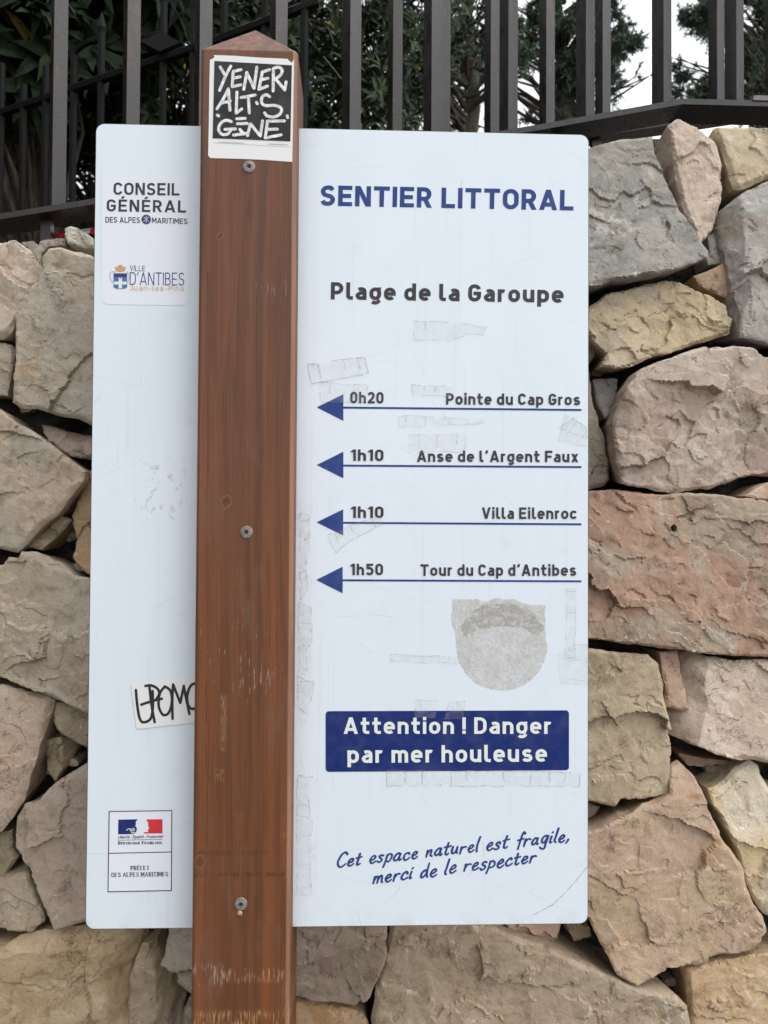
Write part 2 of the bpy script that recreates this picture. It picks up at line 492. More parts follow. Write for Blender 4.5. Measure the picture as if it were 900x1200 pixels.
def leaf_mat(name, dark, light, dead, dead_share, rough=0.45, trans=True):
    n = NT(name)
    g = n.node('ShaderNodeNewGeometry')
    r = g.outputs['Random Per Island']
    col = n.mix(r, dark, light)
    if dead_share > 0:
        col = n.mix(n.rng(r, 1 - dead_share, 1 - dead_share * 0.5), col, dead)
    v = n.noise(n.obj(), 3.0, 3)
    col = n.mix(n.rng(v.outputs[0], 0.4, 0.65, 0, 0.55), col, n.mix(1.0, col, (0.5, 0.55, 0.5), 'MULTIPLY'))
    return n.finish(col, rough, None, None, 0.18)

def bark_mat(name, a_, b_, sx=70, sz=6):
    n = NT(name)
    co = n.obj()
    a = n.noise(n.vscale(co, (sx, sx, sz)), 1, 7, 0.7)
    c = n.mix(n.rng(a.outputs[0], 0.35, 0.68), a_, b_)
    return n.finish(c, 0.9, n.bump(a.outputs[0], 0.8, 0.02), None, 0.1)

def ground_mat(name, a_, b_, scale):
    n = NT(name)
    co = n.obj()
    a = n.noise(co, scale, 8, 0.7)
    b = n.noise(co, 0.6, 4)
    c = n.mix(n.rng(a.outputs[0], 0.35, 0.65), a_, b_)
    c = n.mix(n.rng(b.outputs[0], 0.4, 0.65, 0, 0.4), c, n.mix(1.0, c, (0.6, 0.6, 0.58), 'MULTIPLY'))
    return n.finish(c, 0.9, n.bump(a.outputs[0], 0.5, 0.01), None, 0.2)

POST_X0 = -0.16193
POST_FRONT, POST_BACK = -0.03, 0.07
SIGN_LOC = Vector((POST_X0 + 0.05, 0.02, 0.0))
M_STONE = stone_material()
M_MORTAR = mortar_material()
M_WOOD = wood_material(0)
M_PANEL = panel_material()
M_EDGE = flat_mat('laminate_edge', (0.05, 0.035, 0.03), 0.6)
M_BLUE = print_mat('blue_ink', (0.022, 0.046, 0.178))
M_NAVY = print_mat('banner_blue', (0.0095, 0.022, 0.125))
M_INK = print_mat('dark_grey_ink', (0.040, 0.037, 0.043))
M_WHITEINK = print_mat('white_ink', (0.64, 0.67, 0.64))
M_PATCH = print_mat('white_patch', (0.665, 0.685, 0.745))
M_GOLD = print_mat('gold_ink', (0.52, 0.30, 0.115))
M_YEL = print_mat('pale_yellow_ink', (0.62, 0.45, 0.24))
M_SKYB = print_mat('mid_blue_ink', (0.055, 0.16, 0.33))
M_RED = print_mat('red_ink', (0.55, 0.032, 0.040))
M_GREYINK = print_mat('pale_grey_ink', (0.50, 0.49, 0.50))
M_PURPLE = print_mat('dull_purple_ink', (0.10, 0.035, 0.055))
M_TAPE, M_TAPED = tape_mats()
M_RES = residue_mat()
M_RESD = residue_dark_mat()
M_METAL = paint_metal()
M_BLACKMETAL = flat_mat('black_iron', (0.006, 0.005, 0.005), 0.6, 0.12, 120, 0.12)
M_STEEL = flat_mat('zinc_plated_steel', (0.215, 0.195, 0.165), 0.55, 0.3, 300, 0.35, 0.3)
M_RECESS = flat_mat('screw_recess', (0.03, 0.028, 0.025), 0.7)
M_STICKW = print_mat('sticker_paper', (0.67, 0.67, 0.66), 0.5)
M_STICKB = print_mat('black_print', (0.022, 0.022, 0.024), 0.5)
M_MARKER = flat_mat('white_marker', (0.58, 0.58, 0.58), 0.6, 0.25, 260)
M_FELT = flat_mat('black_felt_pen', (0.010, 0.010, 0.011), 0.5)
# ---------------------------------------------------------------- ground
def sheet(name, x0, x1, y0, y1, z, m, nx=2, ny=2):
    vs = [(x0 + (x1 - x0) * i / nx, y0 + (y1 - y0) * j / ny, z) for j in range(ny + 1) for i in range(nx + 1)]
    fs = [(j * (nx + 1) + i, j * (nx + 1) + i + 1, (j + 1) * (nx + 1) + i + 1, (j + 1) * (nx + 1) + i) for j in range(ny) for i in range(nx)]
    o = mesh(name, vs, fs, m)
    o['kind'] = 'structure'
    return o
sheet('ground', -400, 400, -400, 400, 0.0, ground_mat('worn_asphalt', (0.13, 0.122, 0.11), (0.26, 0.245, 0.22), 60))
sheet('garden_terrain', -60, 60, 0.46, 120, 1.82, ground_mat('garden_soil', (0.035, 0.028, 0.02), (0.09, 0.075, 0.05), 14))

# ---------------------------------------------------------------- stone wall
WALL_Y = 0.15
WALL_LOC = Vector((0.0, 0.3, 0.0))
wall = empty('stone_wall', WALL_LOC, 'rough dry stone retaining wall of beige and reddish limestone blocks behind the sign', 'stone wall')

def seg_dist(P, poly):
    d = np.full(len(P), 1e9)
    n = len(poly)
    for i in range(n):
        a, b = poly[i], poly[(i + 1) % n]
        ab = b - a
        L2 = max(ab @ ab, 1e-12)
        t = np.clip(((P - a) @ ab) / L2, 0, 1)
        q = a + t[:, None] * ab
        d = np.minimum(d, np.hypot(*(P - q).T))
    return d

def inside(P, poly):
    x, y = P[:, 0], P[:, 1]
    r = np.zeros(len(P), bool)
    n = len(poly)
    for i in range(n):
        a, b = poly[i], poly[(i + 1) % n]
        c = ((a[1] > y) != (b[1] > y))
        xi = (b[0] - a[0]) * (y - a[1]) / ((b[1] - a[1]) if abs(b[1] - a[1]) > 1e-12 else 1e-12) + a[0]
        r ^= c & (x < xi)
    return r

class VNoise:
    """smooth lattice noise, vectorised"""
    def __init__(self, rg):
        self.g = rg.random((64, 64)) * 2 - 1
    def __call__(self, P, s):
        q = P * s + 1000
        i = np.floor(q).astype(int)
        f = q - i
        f = f * f * (3 - 2 * f)
        i %= 64
        j = (i + 1) % 64
        g = self.g
        return ((g[i[:, 0], i[:, 1]] * (1 - f[:, 0]) + g[j[:, 0], i[:, 1]] * f[:, 0]) * (1 - f[:, 1]) +
                (g[i[:, 0], j[:, 1]] * (1 - f[:, 0]) + g[j[:, 0], j[:, 1]] * f[:, 0]) * f[:, 1])

def rough_loop(pts, rg, step=0.004, amp=0.16):
    """splits each edge by fractal midpoint offsets"""
    out = []
    n = len(pts)
    for i in range(n):
        seg = [pts[i], pts[(i + 1) % n]]
        L = np.hypot(*(seg[1] - seg[0]))
        k = 0
        while L / (2 ** k) > step and k < 7:
            new = []
            for a, b in zip(seg[:-1], seg[1:]):
                d = b - a
                nrm = np.array([-d[1], d[0]])
                w = amp * (0.5 if k == 0 else 0.8)
                m = (a + b) / 2 + nrm * float(np.clip(rg.normal(0, 0.33), -0.6, 0.6)) * w * (0.35 if k == 0 else 0.9)
                new += [a, m]
            seg = new + [seg[-1]]
            k += 1
        out += seg[:-1]
    return np.array(out)

def stone_geo(poly, y0, seed, cuts=(), depth=0.13, step=0.0032, rough=1.0, hole=None, world=False, round_=1.0):
    """one block: traced outline in the wall's face, a broken front, flanks running back into the wall"""
    rg = np.random.default_rng(seed)
    if world:
        base = np.array(poly, float)
    else:
        base = np.array([[hit(px, py, y0).x, hit(px, py, y0).z] for px, py in poly])
    area = 0.5 * np.sum(base[:, 0] * np.roll(base[:, 1], -1) - np.roll(base[:, 0], -1) * base[:, 1])
    if area < 0:
        base = base[::-1]
    area = abs(area)
    size = math.sqrt(area)
    loop = rough_loop(base, rg, max(0.0042, step * 1.2))
    lo, hi = loop.min(0), loop.max(0)
    gx, gz = np.meshgrid(np.arange(lo[0], hi[0], step), np.arange(lo[1], hi[1], step * 0.9))
    gx = gx + (np.arange(gx.shape[0]) % 2)[:, None] * step * 0.5
    P = np.stack([gx.ravel(), gz.ravel()], 1) + rg.normal(0, step * 0.14, (gx.size, 2))
    if hole is not None:
        hc = np.array([hole[0], hole[1]]); hr = hole[2]
        P = P[np.hypot(*(P - hc).T) > hr * 1.45]
        an = np.linspace(0, 2 * np.pi, 28, endpoint=False)
        for r_ in (0.25, 0.6, 0.86, 1.0, 1.12, 1.3):
            P = np.vstack([P, hc + hr * r_ * np.stack([np.cos(an), np.sin(an)], 1)])
    P = P[inside(P, loop)]
    P = P[seg_dist(P, loop) > step * 0.55]
    n = len(loop)
    allp = np.vstack([loop, P]) if len(P) else loop
    r = delaunay_2d_cdt([Vector(p) for p in allp], [], [list(range(n))], 0, 1e-7)
    V = np.array([tuple(v) for v in r[0]])
    tri = np.array([tuple(f) for f in r[2]])
    ins = inside(V[tri].mean(1), loop)
    faces = [tuple(int(q) for q in f) for f, k_ in zip(tri, ins) if k_]
    vmap = {}
    for new, olds in enumerate(r[3]):
        for o in olds:
            vmap[o] = new
    bl = [vmap[i] for i in range(n) if i in vmap]
    N = VNoise(rg)
    d = seg_dist(V, base)
    d2 = seg_dist(V, loop)
    d = np.minimum(d, d2 * 1.5 + 0.0005)
    c = base.mean(0)
    # broken edge: its width wanders round the block
    bw = np.clip(0.0030 + 0.0070 * (N(V, 14) * 0.6 + N(V + 7, 33) * 0.5), 0.0011, 0.018) * min(1.0, size / 0.08) * round_
    e = np.clip(1 - d / bw, 0, 1)
    h = -(e ** 1.35) * (0.0055 + 0.004 * N(V + 3, 18)) * min(1.0, size / 0.07) * round_
    # overall tilt and belly
    tl = rg.normal(0, 0.05, 2) * rough
    h += (V - c) @ tl
    # big fracture facets, then small ones
    Wp = V + 0.012 * np.stack([N(V + 11, 22), N(V + 23, 22)], 1) + 0.0045 * np.stack([N(V + 31, 90), N(V + 43, 90)], 1)
    stretch = np.array([1.0, 1.0 + rg.random() * 0.8])
    th = rg.normal(0, 0.5)
    Rm = np.array([[math.cos(th), -math.sin(th)], [math.sin(th), math.cos(th)]])
    for (cell, tilt, off) in ((0.085, 0.075, 0.0020), (0.032, 0.07, 0.0008), (0.013, 0.08, 0.00035)):
        k = max(3, int(area / cell ** 2 * 1.1) + 2)
        sd_ = lo + rg.random((k, 2)) * (hi - lo)
        Wr, sr = (Wp @ Rm) * stretch, (sd_ @ Rm) * stretch
        best, bi, sec = np.full(len(V), 1e9), np.zeros(len(V), int), np.full(len(V), 1e9)
        for i in range(k):
            q = np.hypot(*(Wr - sr[i]).T)
            m = q < best
            sec = np.where(m, best, np.minimum(sec, q))
            bi[m] = i
            best = np.where(m, q, best)
        tl2 = rg.normal(0, tilt, (k, 2)) * rough
        o2 = rg.normal(0, off, k) * rough
        act = (rg.random(k) < (0.75 if cell > 0.04 else 0.33))
        pl = ((V - sd_[bi]) * tl2[bi]).sum(1) + o2[bi]
        h += pl * act[bi]
    # bedding ledges
    la = rg.normal(0, 0.45)
    dirv = np.array([-math.sin(la), math.cos(la)])
    u = (V @ dirv) * (13 + rg.random() * 11) + 1.3 * N(V + 5, 12) + 0.5 * N(V + 17, 45)
    fr = u - np.floor(u)
    h += rough * 0.0010 * (np.where(fr < 0.82, fr / 0.82, 1 - (fr - 0.82) / 0.18) - 0.5) * (0.5 + 0.5 * N(V + 9, 10))
    h += rough * (0.0010 * N(V, 20) + 0.0004 * N(V + 2, 60) + 0.00022 * N(V + 4, 160))
    # cut flanks: (x1,y1,x2,y2,slope) falls away on the left of the directed line as seen in the photograph
    for (x1, y1, x2, y2, sl) in cuts:
        a, b = hit(x1, y1, y0), hit(x2, y2, y0)
        a, b = np.array([a.x, a.z]), np.array([b.x, b.z])
        t = (b - a) / np.hypot(*(b - a))
        nl = np.array([-t[1], t[0]])
        s = (V - a) @ nl + 0.006 * N(V + 51, 25) + 0.003 * N(V + 57, 70)
        h -= np.clip(s, 0, None) * sl * (1 + 0.3 * N(V + 61, 40))
    if hole is not None:
        q = np.hypot(*(V - hc).T)
        h = np.where(q < hr * 0.93, h.min() - 0.018, h)
    h = np.clip(h, -0.09, 0.03)
    verts = [(p[0], y0 - hh, p[1]) for p, hh in zip(V, h)]
    # flanks and back
    prev = bl
    for (dy, sc) in ((0.012, 0.985), (0.035, 0.95), (0.075, 0.90), (depth, 0.80)):
        ring = []
        for i in bl:
            p = c + (V[i] - c) * (sc + 0.012 * float(N(V[i:i + 1] + dy * 40, 30)[0]))
            ring.append(len(verts))
            verts.append((p[0], max(y0 - h[i] + dy * 0.5, y0 + dy), p[1]))
        m = len(ring)
        faces += [(prev[k], ring[k], ring[(k + 1) % m], prev[(k + 1) % m]) for k in range(m)]
        prev = ring
    faces.append(tuple(prev))
    faces = [f[::-1] for f in faces]
    return verts, faces, rg.random(3)

def tint_mesh(o, counts, tints):
    me = o.data
    tot = len(me.vertices)
    for key, idx in (('tint', 0), ('tint2', 1), ('shift', 2)):
        at = me.attributes.new(key, 'FLOAT_COLOR', 'POINT')
        buf = np.ones((tot, 4), np.float32)
        b = 0
        for cnt, t in zip(counts, tints):
            buf[b:b + cnt, :3] = t[idx]
            b += cnt
        at.data.foreach_set('color', buf.ravel())

def alb(c):
    l = s2l(c)
    g = 0.3 * l[0] + 0.59 * l[1] + 0.11 * l[2]
    return tuple(min(0.75, (g + (v - g) * 0.98) * STONE_K) for v in l)
STONE_K = 1.12

BEIGE, GREIGE, PINK, TAN, GREY, BROWN, GOLD = (170, 154, 136), (158, 148, 135), (182, 152, 136), (165, 148, 120), (146, 142, 134), (148, 130, 116), (190, 166, 122)
STONES = [
 # outline in the photograph, depth of face, colour, second colour, flanks, extra
 dict(p=[(-18,288),(0,283),(18,281),(32,290),(40,305),(42,318),(34,338),(22,362),(10,390),(0,396),(-18,399)], y=.150, t=(176,162,146), t2=(176,160,144), cuts=[(27,270,28,400,1.3)]),
 dict(p=[(49,316),(50,300),(58,291),(70,290),(108,300),(135,318),(135,490),(106,498),(90,490),(66,486),(40,478),(20,477),(10,470),(13,445),(16,420),(17,388),(19,364),(26,348),(43,330)], y=.138, t=(160,151,137), t2=(172,158,140), rough=.6),
 dict(p=[(-18,402),(0,399),(10,402),(15,412),(13,440),(8,464),(-18,463)], y=.160, t=(160,148,132), t2=(150,138,124)),
 dict(p=[(76,268),(82,265),(90,266),(109,279),(109,290),(80,286),(77,278)], y=.170, t=(170,166,152), t2=(160,155,142), small=1),
 dict(p=[(41,298),(48,284),(66,278),(75,278),(76,287),(58,288),(49,298),(47,312)], y=.172, t=(150,142,128), t2=(140,130,118), small=1),
 dict(p=[(24,284),(40,283),(45,292),(40,301),(33,290)], y=.190, t=(140,136,128), t2=(130,125,118), small=1),
 dict(p=[(-22,478),(0,479),(12,490),(42,508),(69,528),(83,540),(100,552),(98,565),(83,583),(67,604),(48,617),(31,637),(19,648),(0,644),(-22,640)], y=.140, t=(170,152,132), t2=(152,144,130), rough=.7),
 dict(p=[(40,494),(54,497),(79,505),(105,510),(122,515),(122,540),(104,538),(83,535),(69,527),(50,510)], y=.168, t=(160,146,134), t2=(168,150,136), cuts=[(79,512,122,516,1.0)]),
 dict(p=[(105,551),(98,567),(84,604),(90,629),(86,656),(102,672),(140,680),(150,650),(145,552)], y=.162, t=(160,135,105), t2=(168,128,100)),
 dict(p=[(33,641),(48,624),(71,604),(83,609),(70,626),(50,645)], y=.165, t=(158,142,118), t2=(150,135,112), small=1),
 dict(p=[(-20,668),(0,662),(6,653),(19,654),(22,646),(40,647),(68,658),(89,675),(104,677),(150,690),(150,840),(103,837),(70,823),(40,812),(18,803),(0,796),(-20,790)], y=.137, t=(172,160,144), t2=(160,146,126), cuts=[(22,650,95,676,.5)]),
 dict(p=[(-22,796),(0,803),(22,809),(40,815),(51,817),(58,824),(55,842),(49,862),(44,880),(27,939),(12,962),(0,977),(-22,986)], y=.141, t=(172,156,138), t2=(170,148,130), rough=.7, cuts=[(54,815,40,945,.9)]),
 dict(p=[(62,824),(70,824),(102,837),(140,850),(140,888),(100,878),(86,872),(66,858),(61,848)], y=.160, t=(146,132,112), t2=(138,124,104)),
 dict(p=[(55,866),(73,863),(87,872),(79,897),(65,916),(56,902)], y=.178, t=(146,132,106), t2=(160,146,118), small=1, cuts=[(74,860,70,920,1.5)]),
 dict(p=[(101,895),(62,920),(45,939),(25,945),(16,964),(15,995),(33,1022),(44,1052),(52,1068),(62,1093),(83,1087),(100,1081),(150,1072),(150,880)], y=.135, t=(160,142,128), t2=(154,138,124), rough=.55),
 dict(p=[(-20,984),(0,977),(14,972),(14,995),(20,1005),(4,1029),(-20,1032)], y=.165, t=(140,128,106), t2=(130,118,98)),
 dict(p=[(-20,1040),(4,1029),(27,1021),(33,1024),(42,1048),(51,1072),(50,1083),(37,1093),(12,1091),(-20,1086)], y=.150, t=(160,146,126), t2=(150,136,116)),
 dict(p=[(-24,1122),(0,1114),(16,1105),(53,1100),(99,1091),(135,1087),(168,1091),(161,1121),(151,1148),(148,1188),(147,1232),(-24,1232)], y=.133, t=(170,150,122), t2=(160,138,106), cuts=[(107,1085,107,1240,.75),(-20,1122,170,1106,.8)], rough=.8),
 dict(p=[(166,1106),(180,1105),(190,1120),(200,1142),(211,1180),(206,1232),(147,1232),(148,1188),(151,1148),(160,1121)], y=.150, t=(166,150,130), t2=(152,136,110), cuts=[(179,1100,184,1240,1.7)]),
 dict(p=[(195,1066),(245,1066),(245,1140),(223,1136),(203,1140),(187,1131),(192,1121),(197,1089)], y=.140, t=(156,146,134), t2=(164,152,138), rough=.7),
 dict(p=[(207,1142),(223,1139),(250,1145),(250,1175),(223,1165),(208,1150)], y=.172, t=(160,148,130), t2=(150,138,122), small=1),
 dict(p=[(213,1190),(222,1169),(250,1180),(250,1232),(214,1232)], y=.165, t=(140,126,110), t2=(132,120,104), small=1),
 dict(p=[(320,1062),(454,1062),(454,1086),(453,1115),(443,1144),(430,1173),(415,1184),(394,1179),(372,1178),(350,1171),(320,1165)], y=.140, t=(154,136,122), t2=(146,130,114), rough=1.2),
 dict(p=[(310,1168),(350,1174),(394,1183),(417,1187),(427,1190),(432,1200),(434,1232),(310,1232)], y=.150, t=(150,134,112), t2=(176,140,100)),
 dict(p=[(459,1084),(470,1072),(535,1075),(560,1086),(620,1105),(650,1114),(743,1154),(785,1160),(802,1174),(806,1200),(807,1232),(432,1232),(436,1195),(443,1154),(454,1118)], y=.132, t=(160,142,120), t2=(152,136,116), rough=1.0, cuts=[(540,1080,800,1168,.55)]),
 dict(p=[(575,1062),(660,1062),(659,1084),(652,1110),(640,1110),(615,1099),(595,1088)], y=.165, t=(178,148,132), t2=(170,138,122), small=1),
 dict(p=[(660,1062),(694,1066),(690,1083),(692,1097),(672,1103),(664,1084)], y=.180, t=(160,142,118), t2=(150,132,108), small=1),
 dict(p=[(664,975),(691,972),(742,953),(754,944),(786,931),(792,903),(803,897),(818,913),(829,942),(850,986),(873,1018),(877,1037),(887,1063),(899,1079),(904,1098),(887,1115),(860,1123),(847,1123),(820,1133),(810,1132),(783,1135),(747,1153),(723,1142),(710,1117),(690,1077),(664,1060)], y=.130, t=(168,146,120), t2=(166,142,122), rough=.8, cuts=[(700,960,830,925,.7),(822,905,905,1085,.5)]),
 dict(p=[(884,894),(894,900),(895,910),(902,924),(925,940),(925,1090),(899,1075),(888,1060),(880,1040),(868,1000),(854,974),(850,960),(840,948),(834,928),(854,918),(866,904)], y=.142, t=(196,184,164), t2=(198,174,134), rough=1.2, cuts=[(905,1080,834,940,.25)]),
 dict(p=[(801,1136),(813,1134),(847,1126),(900,1117),(925,1116),(925,1232),(812,1232),(809,1187),(806,1157)], y=.142, t=(176,150,118), t2=(168,142,112), cuts=[(812,1230,808,1130,.7)]),
 dict(p=[(648,758),(690,760),(727,765),(760,767),(773,779),(777,811),(783,843),(790,872),(789,910),(786,934),(765,938),(730,938),(723,947),(690,940),(648,935)], y=.136, t=(166,150,126), t2=(158,142,118), rough=.9),
 dict(p=[(773,764),(795,762),(800,791),(808,832),(797,833),(781,829),(779,802)], y=.148, t=(166,144,122), t2=(172,142,126), small=1),
 dict(p=[(797,767),(827,769),(862,775),(900,773),(925,772),(925,900),(900,894),(850,887),(818,875),(789,867),(783,842),(803,836),(808,826),(800,791)], y=.138, t=(188,170,154), t2=(176,158,142), cuts=[(820,880,832,765,1.1)]),
 dict(p=[(792,881),(827,889),(862,893),(871,892),(827,898),(806,897)], y=.185, t=(150,124,108), t2=(142,118,102), small=1),
 dict(p=[(655,946),(690,944),(705,947),(700,955),(690,962),(655,965)], y=.168, t=(150,138,122), t2=(150,138,122), small=1),
 dict(p=[(650,176),(691,170),(722,161),(760,155),(768,156),(771,179),(786,217),(809,263),(827,298),(824,306),(780,321),(727,331),(690,340),(650,342)], y=.137, t=(131,129,123), t2=(143,138,128), rough=.8),
 dict(p=[(781,149),(793,141),(815,150),(841,163),(850,187),(850,231),(841,263),(822,287),(815,266),(803,240),(792,196)], y=.140, t=(190,172,156), t2=(182,164,148), rough=1.2, cuts=[(818,290,784,150,1.0)]),
 dict(p=[(838,149),(873,147),(900,148),(925,148),(925,206),(900,207),(870,220),(862,219),(850,184)], y=.145, t=(184,168,142), t2=(160,150,130)),
 dict(p=[(852,238),(870,226),(900,212),(925,207),(925,405),(900,403),(866,396),(864,330),(858,285)], y=.136, t=(170,166,160), t2=(156,150,142), rough=1.3, cuts=[(871,410,871,205,1.5)]),
 dict(p=[(813,323),(828,318),(857,304),(858,328),(854,350),(838,343),(822,335)], y=.168, t=(186,166,144), t2=(176,150,128), small=1),
 dict(p=[(832,274),(842,268),(850,266),(850,282),(846,294),(834,297)], y=.175, t=(172,170,168), t2=(190,190,190), small=1),
 dict(p=[(826,299),(845,293),(863,293),(858,304),(845,309),(830,311)], y=.180, t=(180,174,160), t2=(170,160,146), small=1),
 dict(p=[(691,360),(713,341),(757,330),(792,325),(812,333),(841,348),(854,357),(856,368),(863,371),(859,389),(827,400),(780,415),(725,432),(704,430),(710,415),(695,400),(688,380)], y=.136, t=(172,158,140), t2=(170,154,124), rough=1.5),
 dict(p=[(739,439),(757,431),(812,412),(856,406),(882,406),(900,416),(925,420),(925,556),(900,555),(844,572),(786,577),(768,575),(727,567),(719,543),(714,497),(725,462)], y=.133, t=(172,158,146), t2=(168,150,136), rough=1.5, cuts=[(728,570,738,440,.5)]),
 dict(p=[(696,444),(725,444),(719,478),(708,492),(699,473)], y=.170, t=(160,154,148), t2=(148,142,136), small=1),
 dict(p=[(650,432),(690,436),(695,476),(710,520),(717,561),(711,569),(690,574),(650,574)], y=.160, t=(160,150,134), t2=(150,138,122)),
 dict(p=[(650,394),(690,392),(697,402),(699,413),(692,426),(650,428)], y=.168, t=(186,170,154), t2=(176,160,144), small=1),
 dict(p=[(645,578),(690,575),(710,574),(789,578),(844,579),(900,588),(925,590),(925,772),(900,770),(862,769),(827,766),(765,758),(690,750),(645,747)], y=.128, t=(160,130,111), t2=(152,138,121), rough=.9, hole=(790,619,.0052)),
 dict(p=[(873,581),(888,571),(900,566),(925,562),(925,588),(900,587)], y=.160, t=(184,164,146), t2=(176,156,138), small=1),
]
def chip(px, py, r, y, rot, c):
    rr = random.Random(int(px * 7 + py))
    return dict(p=[(px + r * rr.uniform(.75, 1.25) * math.cos(a + rot), py + r * .7 * rr.uniform(.7, 1.2) * math.sin(a + rot)) for a in np.linspace(0, 2 * math.pi, 7, endpoint=False)], y=y, t=c, t2=(150, 140, 124), small=1)
for q in ((94, 664, 9, .182), (86, 893, 8, .19), (44, 1092, 8, .186), (30, 478, 8, .20), (88, 548, 7, .20), (82, 628, 9, .205), (60, 905, 6, .205), (836, 902, 10, .198), (860, 1010, 9, .20), (700, 437, 7, .19),
          (758, 434, 6, .19), (868, 400, 8, .19), (845, 262, 7, .195), (668, 1088, 6, .195), (786, 1152, 8, .19), (206, 1128, 6, .19), (36, 402, 6, .19), (776, 176, 6, .185)):
    STONES.append(chip(q[0], q[1], q[2], q[3], q[0] * .7, (146, 132, 114)))
NAMED = {0: 'rounded beige block at the top left corner of the wall', 17: 'long tan block below the left wing of the sign',
         28: 'pale block stained golden at the right edge', 35: 'grey block beside the top right corner of the sign',
         42: 'yellowish craggy block under the grey one', 43: 'pinkish chipped block right of the sign',
         47: 'long reddish block with a drilled hole', 27: 'large leaning brown and pink block at the lower right'}
# blocks cut by the picture's edge run on past it, each by its own amount, so that the courses interlock
rgx = random.Random(4)
EDGE_L, EDGE_R, EDGE_B = [], [], []
for s in STONES:
    if s.get('small') and min(p[0] for p in s['p']) > 0:
        continue
    el, er, eb = rgx.uniform(0, 75), rgx.uniform(0, 75), rgx.uniform(0, 70)
    n0 = s['p']
    s['p'] = [(x - el if x < -12 else (x + er if x > 921 else x), y + eb if y > 1228 else y) for x, y in n0]
    def zx(k, lo):
        return [(hit(*q, WALL_Y).x, hit(*q, WALL_Y).z) for q, o in zip(s['p'], n0) if (o[0] < -12 if k == 'l' else o[0] > 921 if k == 'r' else o[1] > 1228)]
    for k, store in (('l', EDGE_L), ('r', EDGE_R), ('b', EDGE_B)):
        q = zx(k, 0)
        if q:
            store.append((min(a[0] for a in q), max(a[0] for a in q), min(a[1] for a in q), max(a[1] for a in q)))
for i, s in enumerate(STONES):
    hole = None
    if 'hole' in s:
        q = hit(s['hole'][0], s['hole'][1], s['y'])
        hole = (q.x, q.z, s['hole'][2])
    sm = s.get('small', 0)
    v, f, sh = stone_geo(s['p'], s['y'], 100 + i, s.get('cuts', ()), 0.10 if sm else 0.13, 0.0023, s.get('rough', 1.0), hole)
    o = mesh('stone', v, f, M_STONE, wall, None, True, NAMED.get(i))
    o.data.set_sharp_from_angle(angle=rad(26))
    k = 1.07 if i < 19 else 1.0
    tint_mesh(o, [len(v)], [(tuple(q * k for q in alb(s['t'])), tuple(q * k for q in alb(s['t2'])), sh)])

# courses the photograph only hints at: behind the sign, below and beside the frame (one mass, coarser)
def voronoi_zone(x0, z0, x1, z1, cell, rg):
    nx, nz = max(1, round((x1 - x0) / cell / 1.15)), max(1, round((z1 - z0) / cell))
    S_ = [(x0 + (i + .5 + rg.uniform(-.36, .36)) * (x1 - x0) / nx, z0 + (j + .5 + rg.uniform(-.36, .36)) * (z1 - z0) / nz) for i in range(nx) for j in range(nz)]
    out = []
    for k, a in enumerate(S_):
        poly = [np.array(p, float) for p in ((x0, z0), (x1, z0), (x1, z1), (x0, z1))]
        for b in S_:
            if b is a:
                continue
            m = np.array([(a[0] + b[0]) / 2, (a[1] + b[1]) / 2]); nn = np.array([b[0] - a[0], b[1] - a[1]])
            new = []
            for q in range(len(poly)):
                p1, p2 = poly[q], poly[(q + 1) % len(poly)]
                s1, s2 = (p1 - m) @ nn, (p2 - m) @ nn
                if s1 <= 0:
                    new.append(p1)
                if s1 * s2 < 0:
                    new.append(p1 + (p2 - p1) * (s1 / (s1 - s2)))
            poly = new
            if len(poly) < 3:
                break
        if len(poly) >= 3:
            P = np.array(poly)
            c = P.mean(0)
            P = c + (P - c) * (1 - 0.010 / max(0.03, np.abs(P - c).max()))
            out.append(P)
    return out
rg = np.random.default_rng(55)
def W2(px, py):
    p = hit(px, py, WALL_Y)
    return p.x, p.z
hx0, hz0 = W2(152, 1058); hx1, hz1 = W2(640, 300)
lx0, lz0 = W2(-24, 1200); rx1, _ = W2(926, 1200)
_, zb = W2(450, 1236)
zones = [(hx0, hz0, hx1, hz1, .15), (hx0 + .20, hz1, hx1, hz1 + .10, .1), (hx0, hz1, hx0 + .20, hz1 + .03, .07),
         (lx0 - .75, 0.0, lx0 - .004, 1.80, .20), (rx1 + .004, 0.0, rx1 + .75, 1.97, .20), (lx0, 0.0, rx1, zb - .004, .20)]
mb, cnts, tnts = MB(), [], []
PAL = [BEIGE, GREIGE, PINK, TAN, BROWN, (176, 160, 140), (166, 146, 128)]
def clear_of_traced(P, zi):
    q = []
    for a, b in zip(P, np.roll(P, -1, 0)):
        k = max(1, int(np.hypot(*(b - a)) / .012))
        q += [a + (b - a) * t / k for t in range(k)]
    q = np.array(q)
    for x0, x1, z0, z1 in (EDGE_L if zi == 3 else EDGE_R if zi == 4 else EDGE_B if zi == 5 else []):
        if zi == 5:
            m = (q[:, 0] > x0 - .012) & (q[:, 0] < x1 + .012)
            q[m, 1] = np.minimum(q[m, 1], z0 - .008)
        else:
            m = (q[:, 1] > z0 - .012) & (q[:, 1] < z1 + .012)
            q[m, 0] = np.minimum(q[m, 0], x0 - .008) if zi == 3 else np.maximum(q[m, 0], x1 + .008)
    return q
for zi, z in enumerate(zones):
    for P in voronoi_zone(*z, rg):
        if zi >= 3:
            P = clear_of_traced(P, zi)
            if np.ptp(P[:, 0]) < .03 or np.ptp(P[:, 1]) < .03:
                continue
        v, f, sh = stone_geo(P, WALL_Y + rg.uniform(-.015, .015), int(rg.integers(1e6)), (), 0.12, 0.009 if zi else 0.006, 1.0, None, True, 1.5)
        mb.add(v, f)
        cnts.append(len(v))
        a, b = PAL[rg.integers(len(PAL))], PAL[rg.integers(len(PAL))]
        tnts.append((alb(a), alb(b), sh))
o = mb.build('masonry', M_STONE, wall, True)
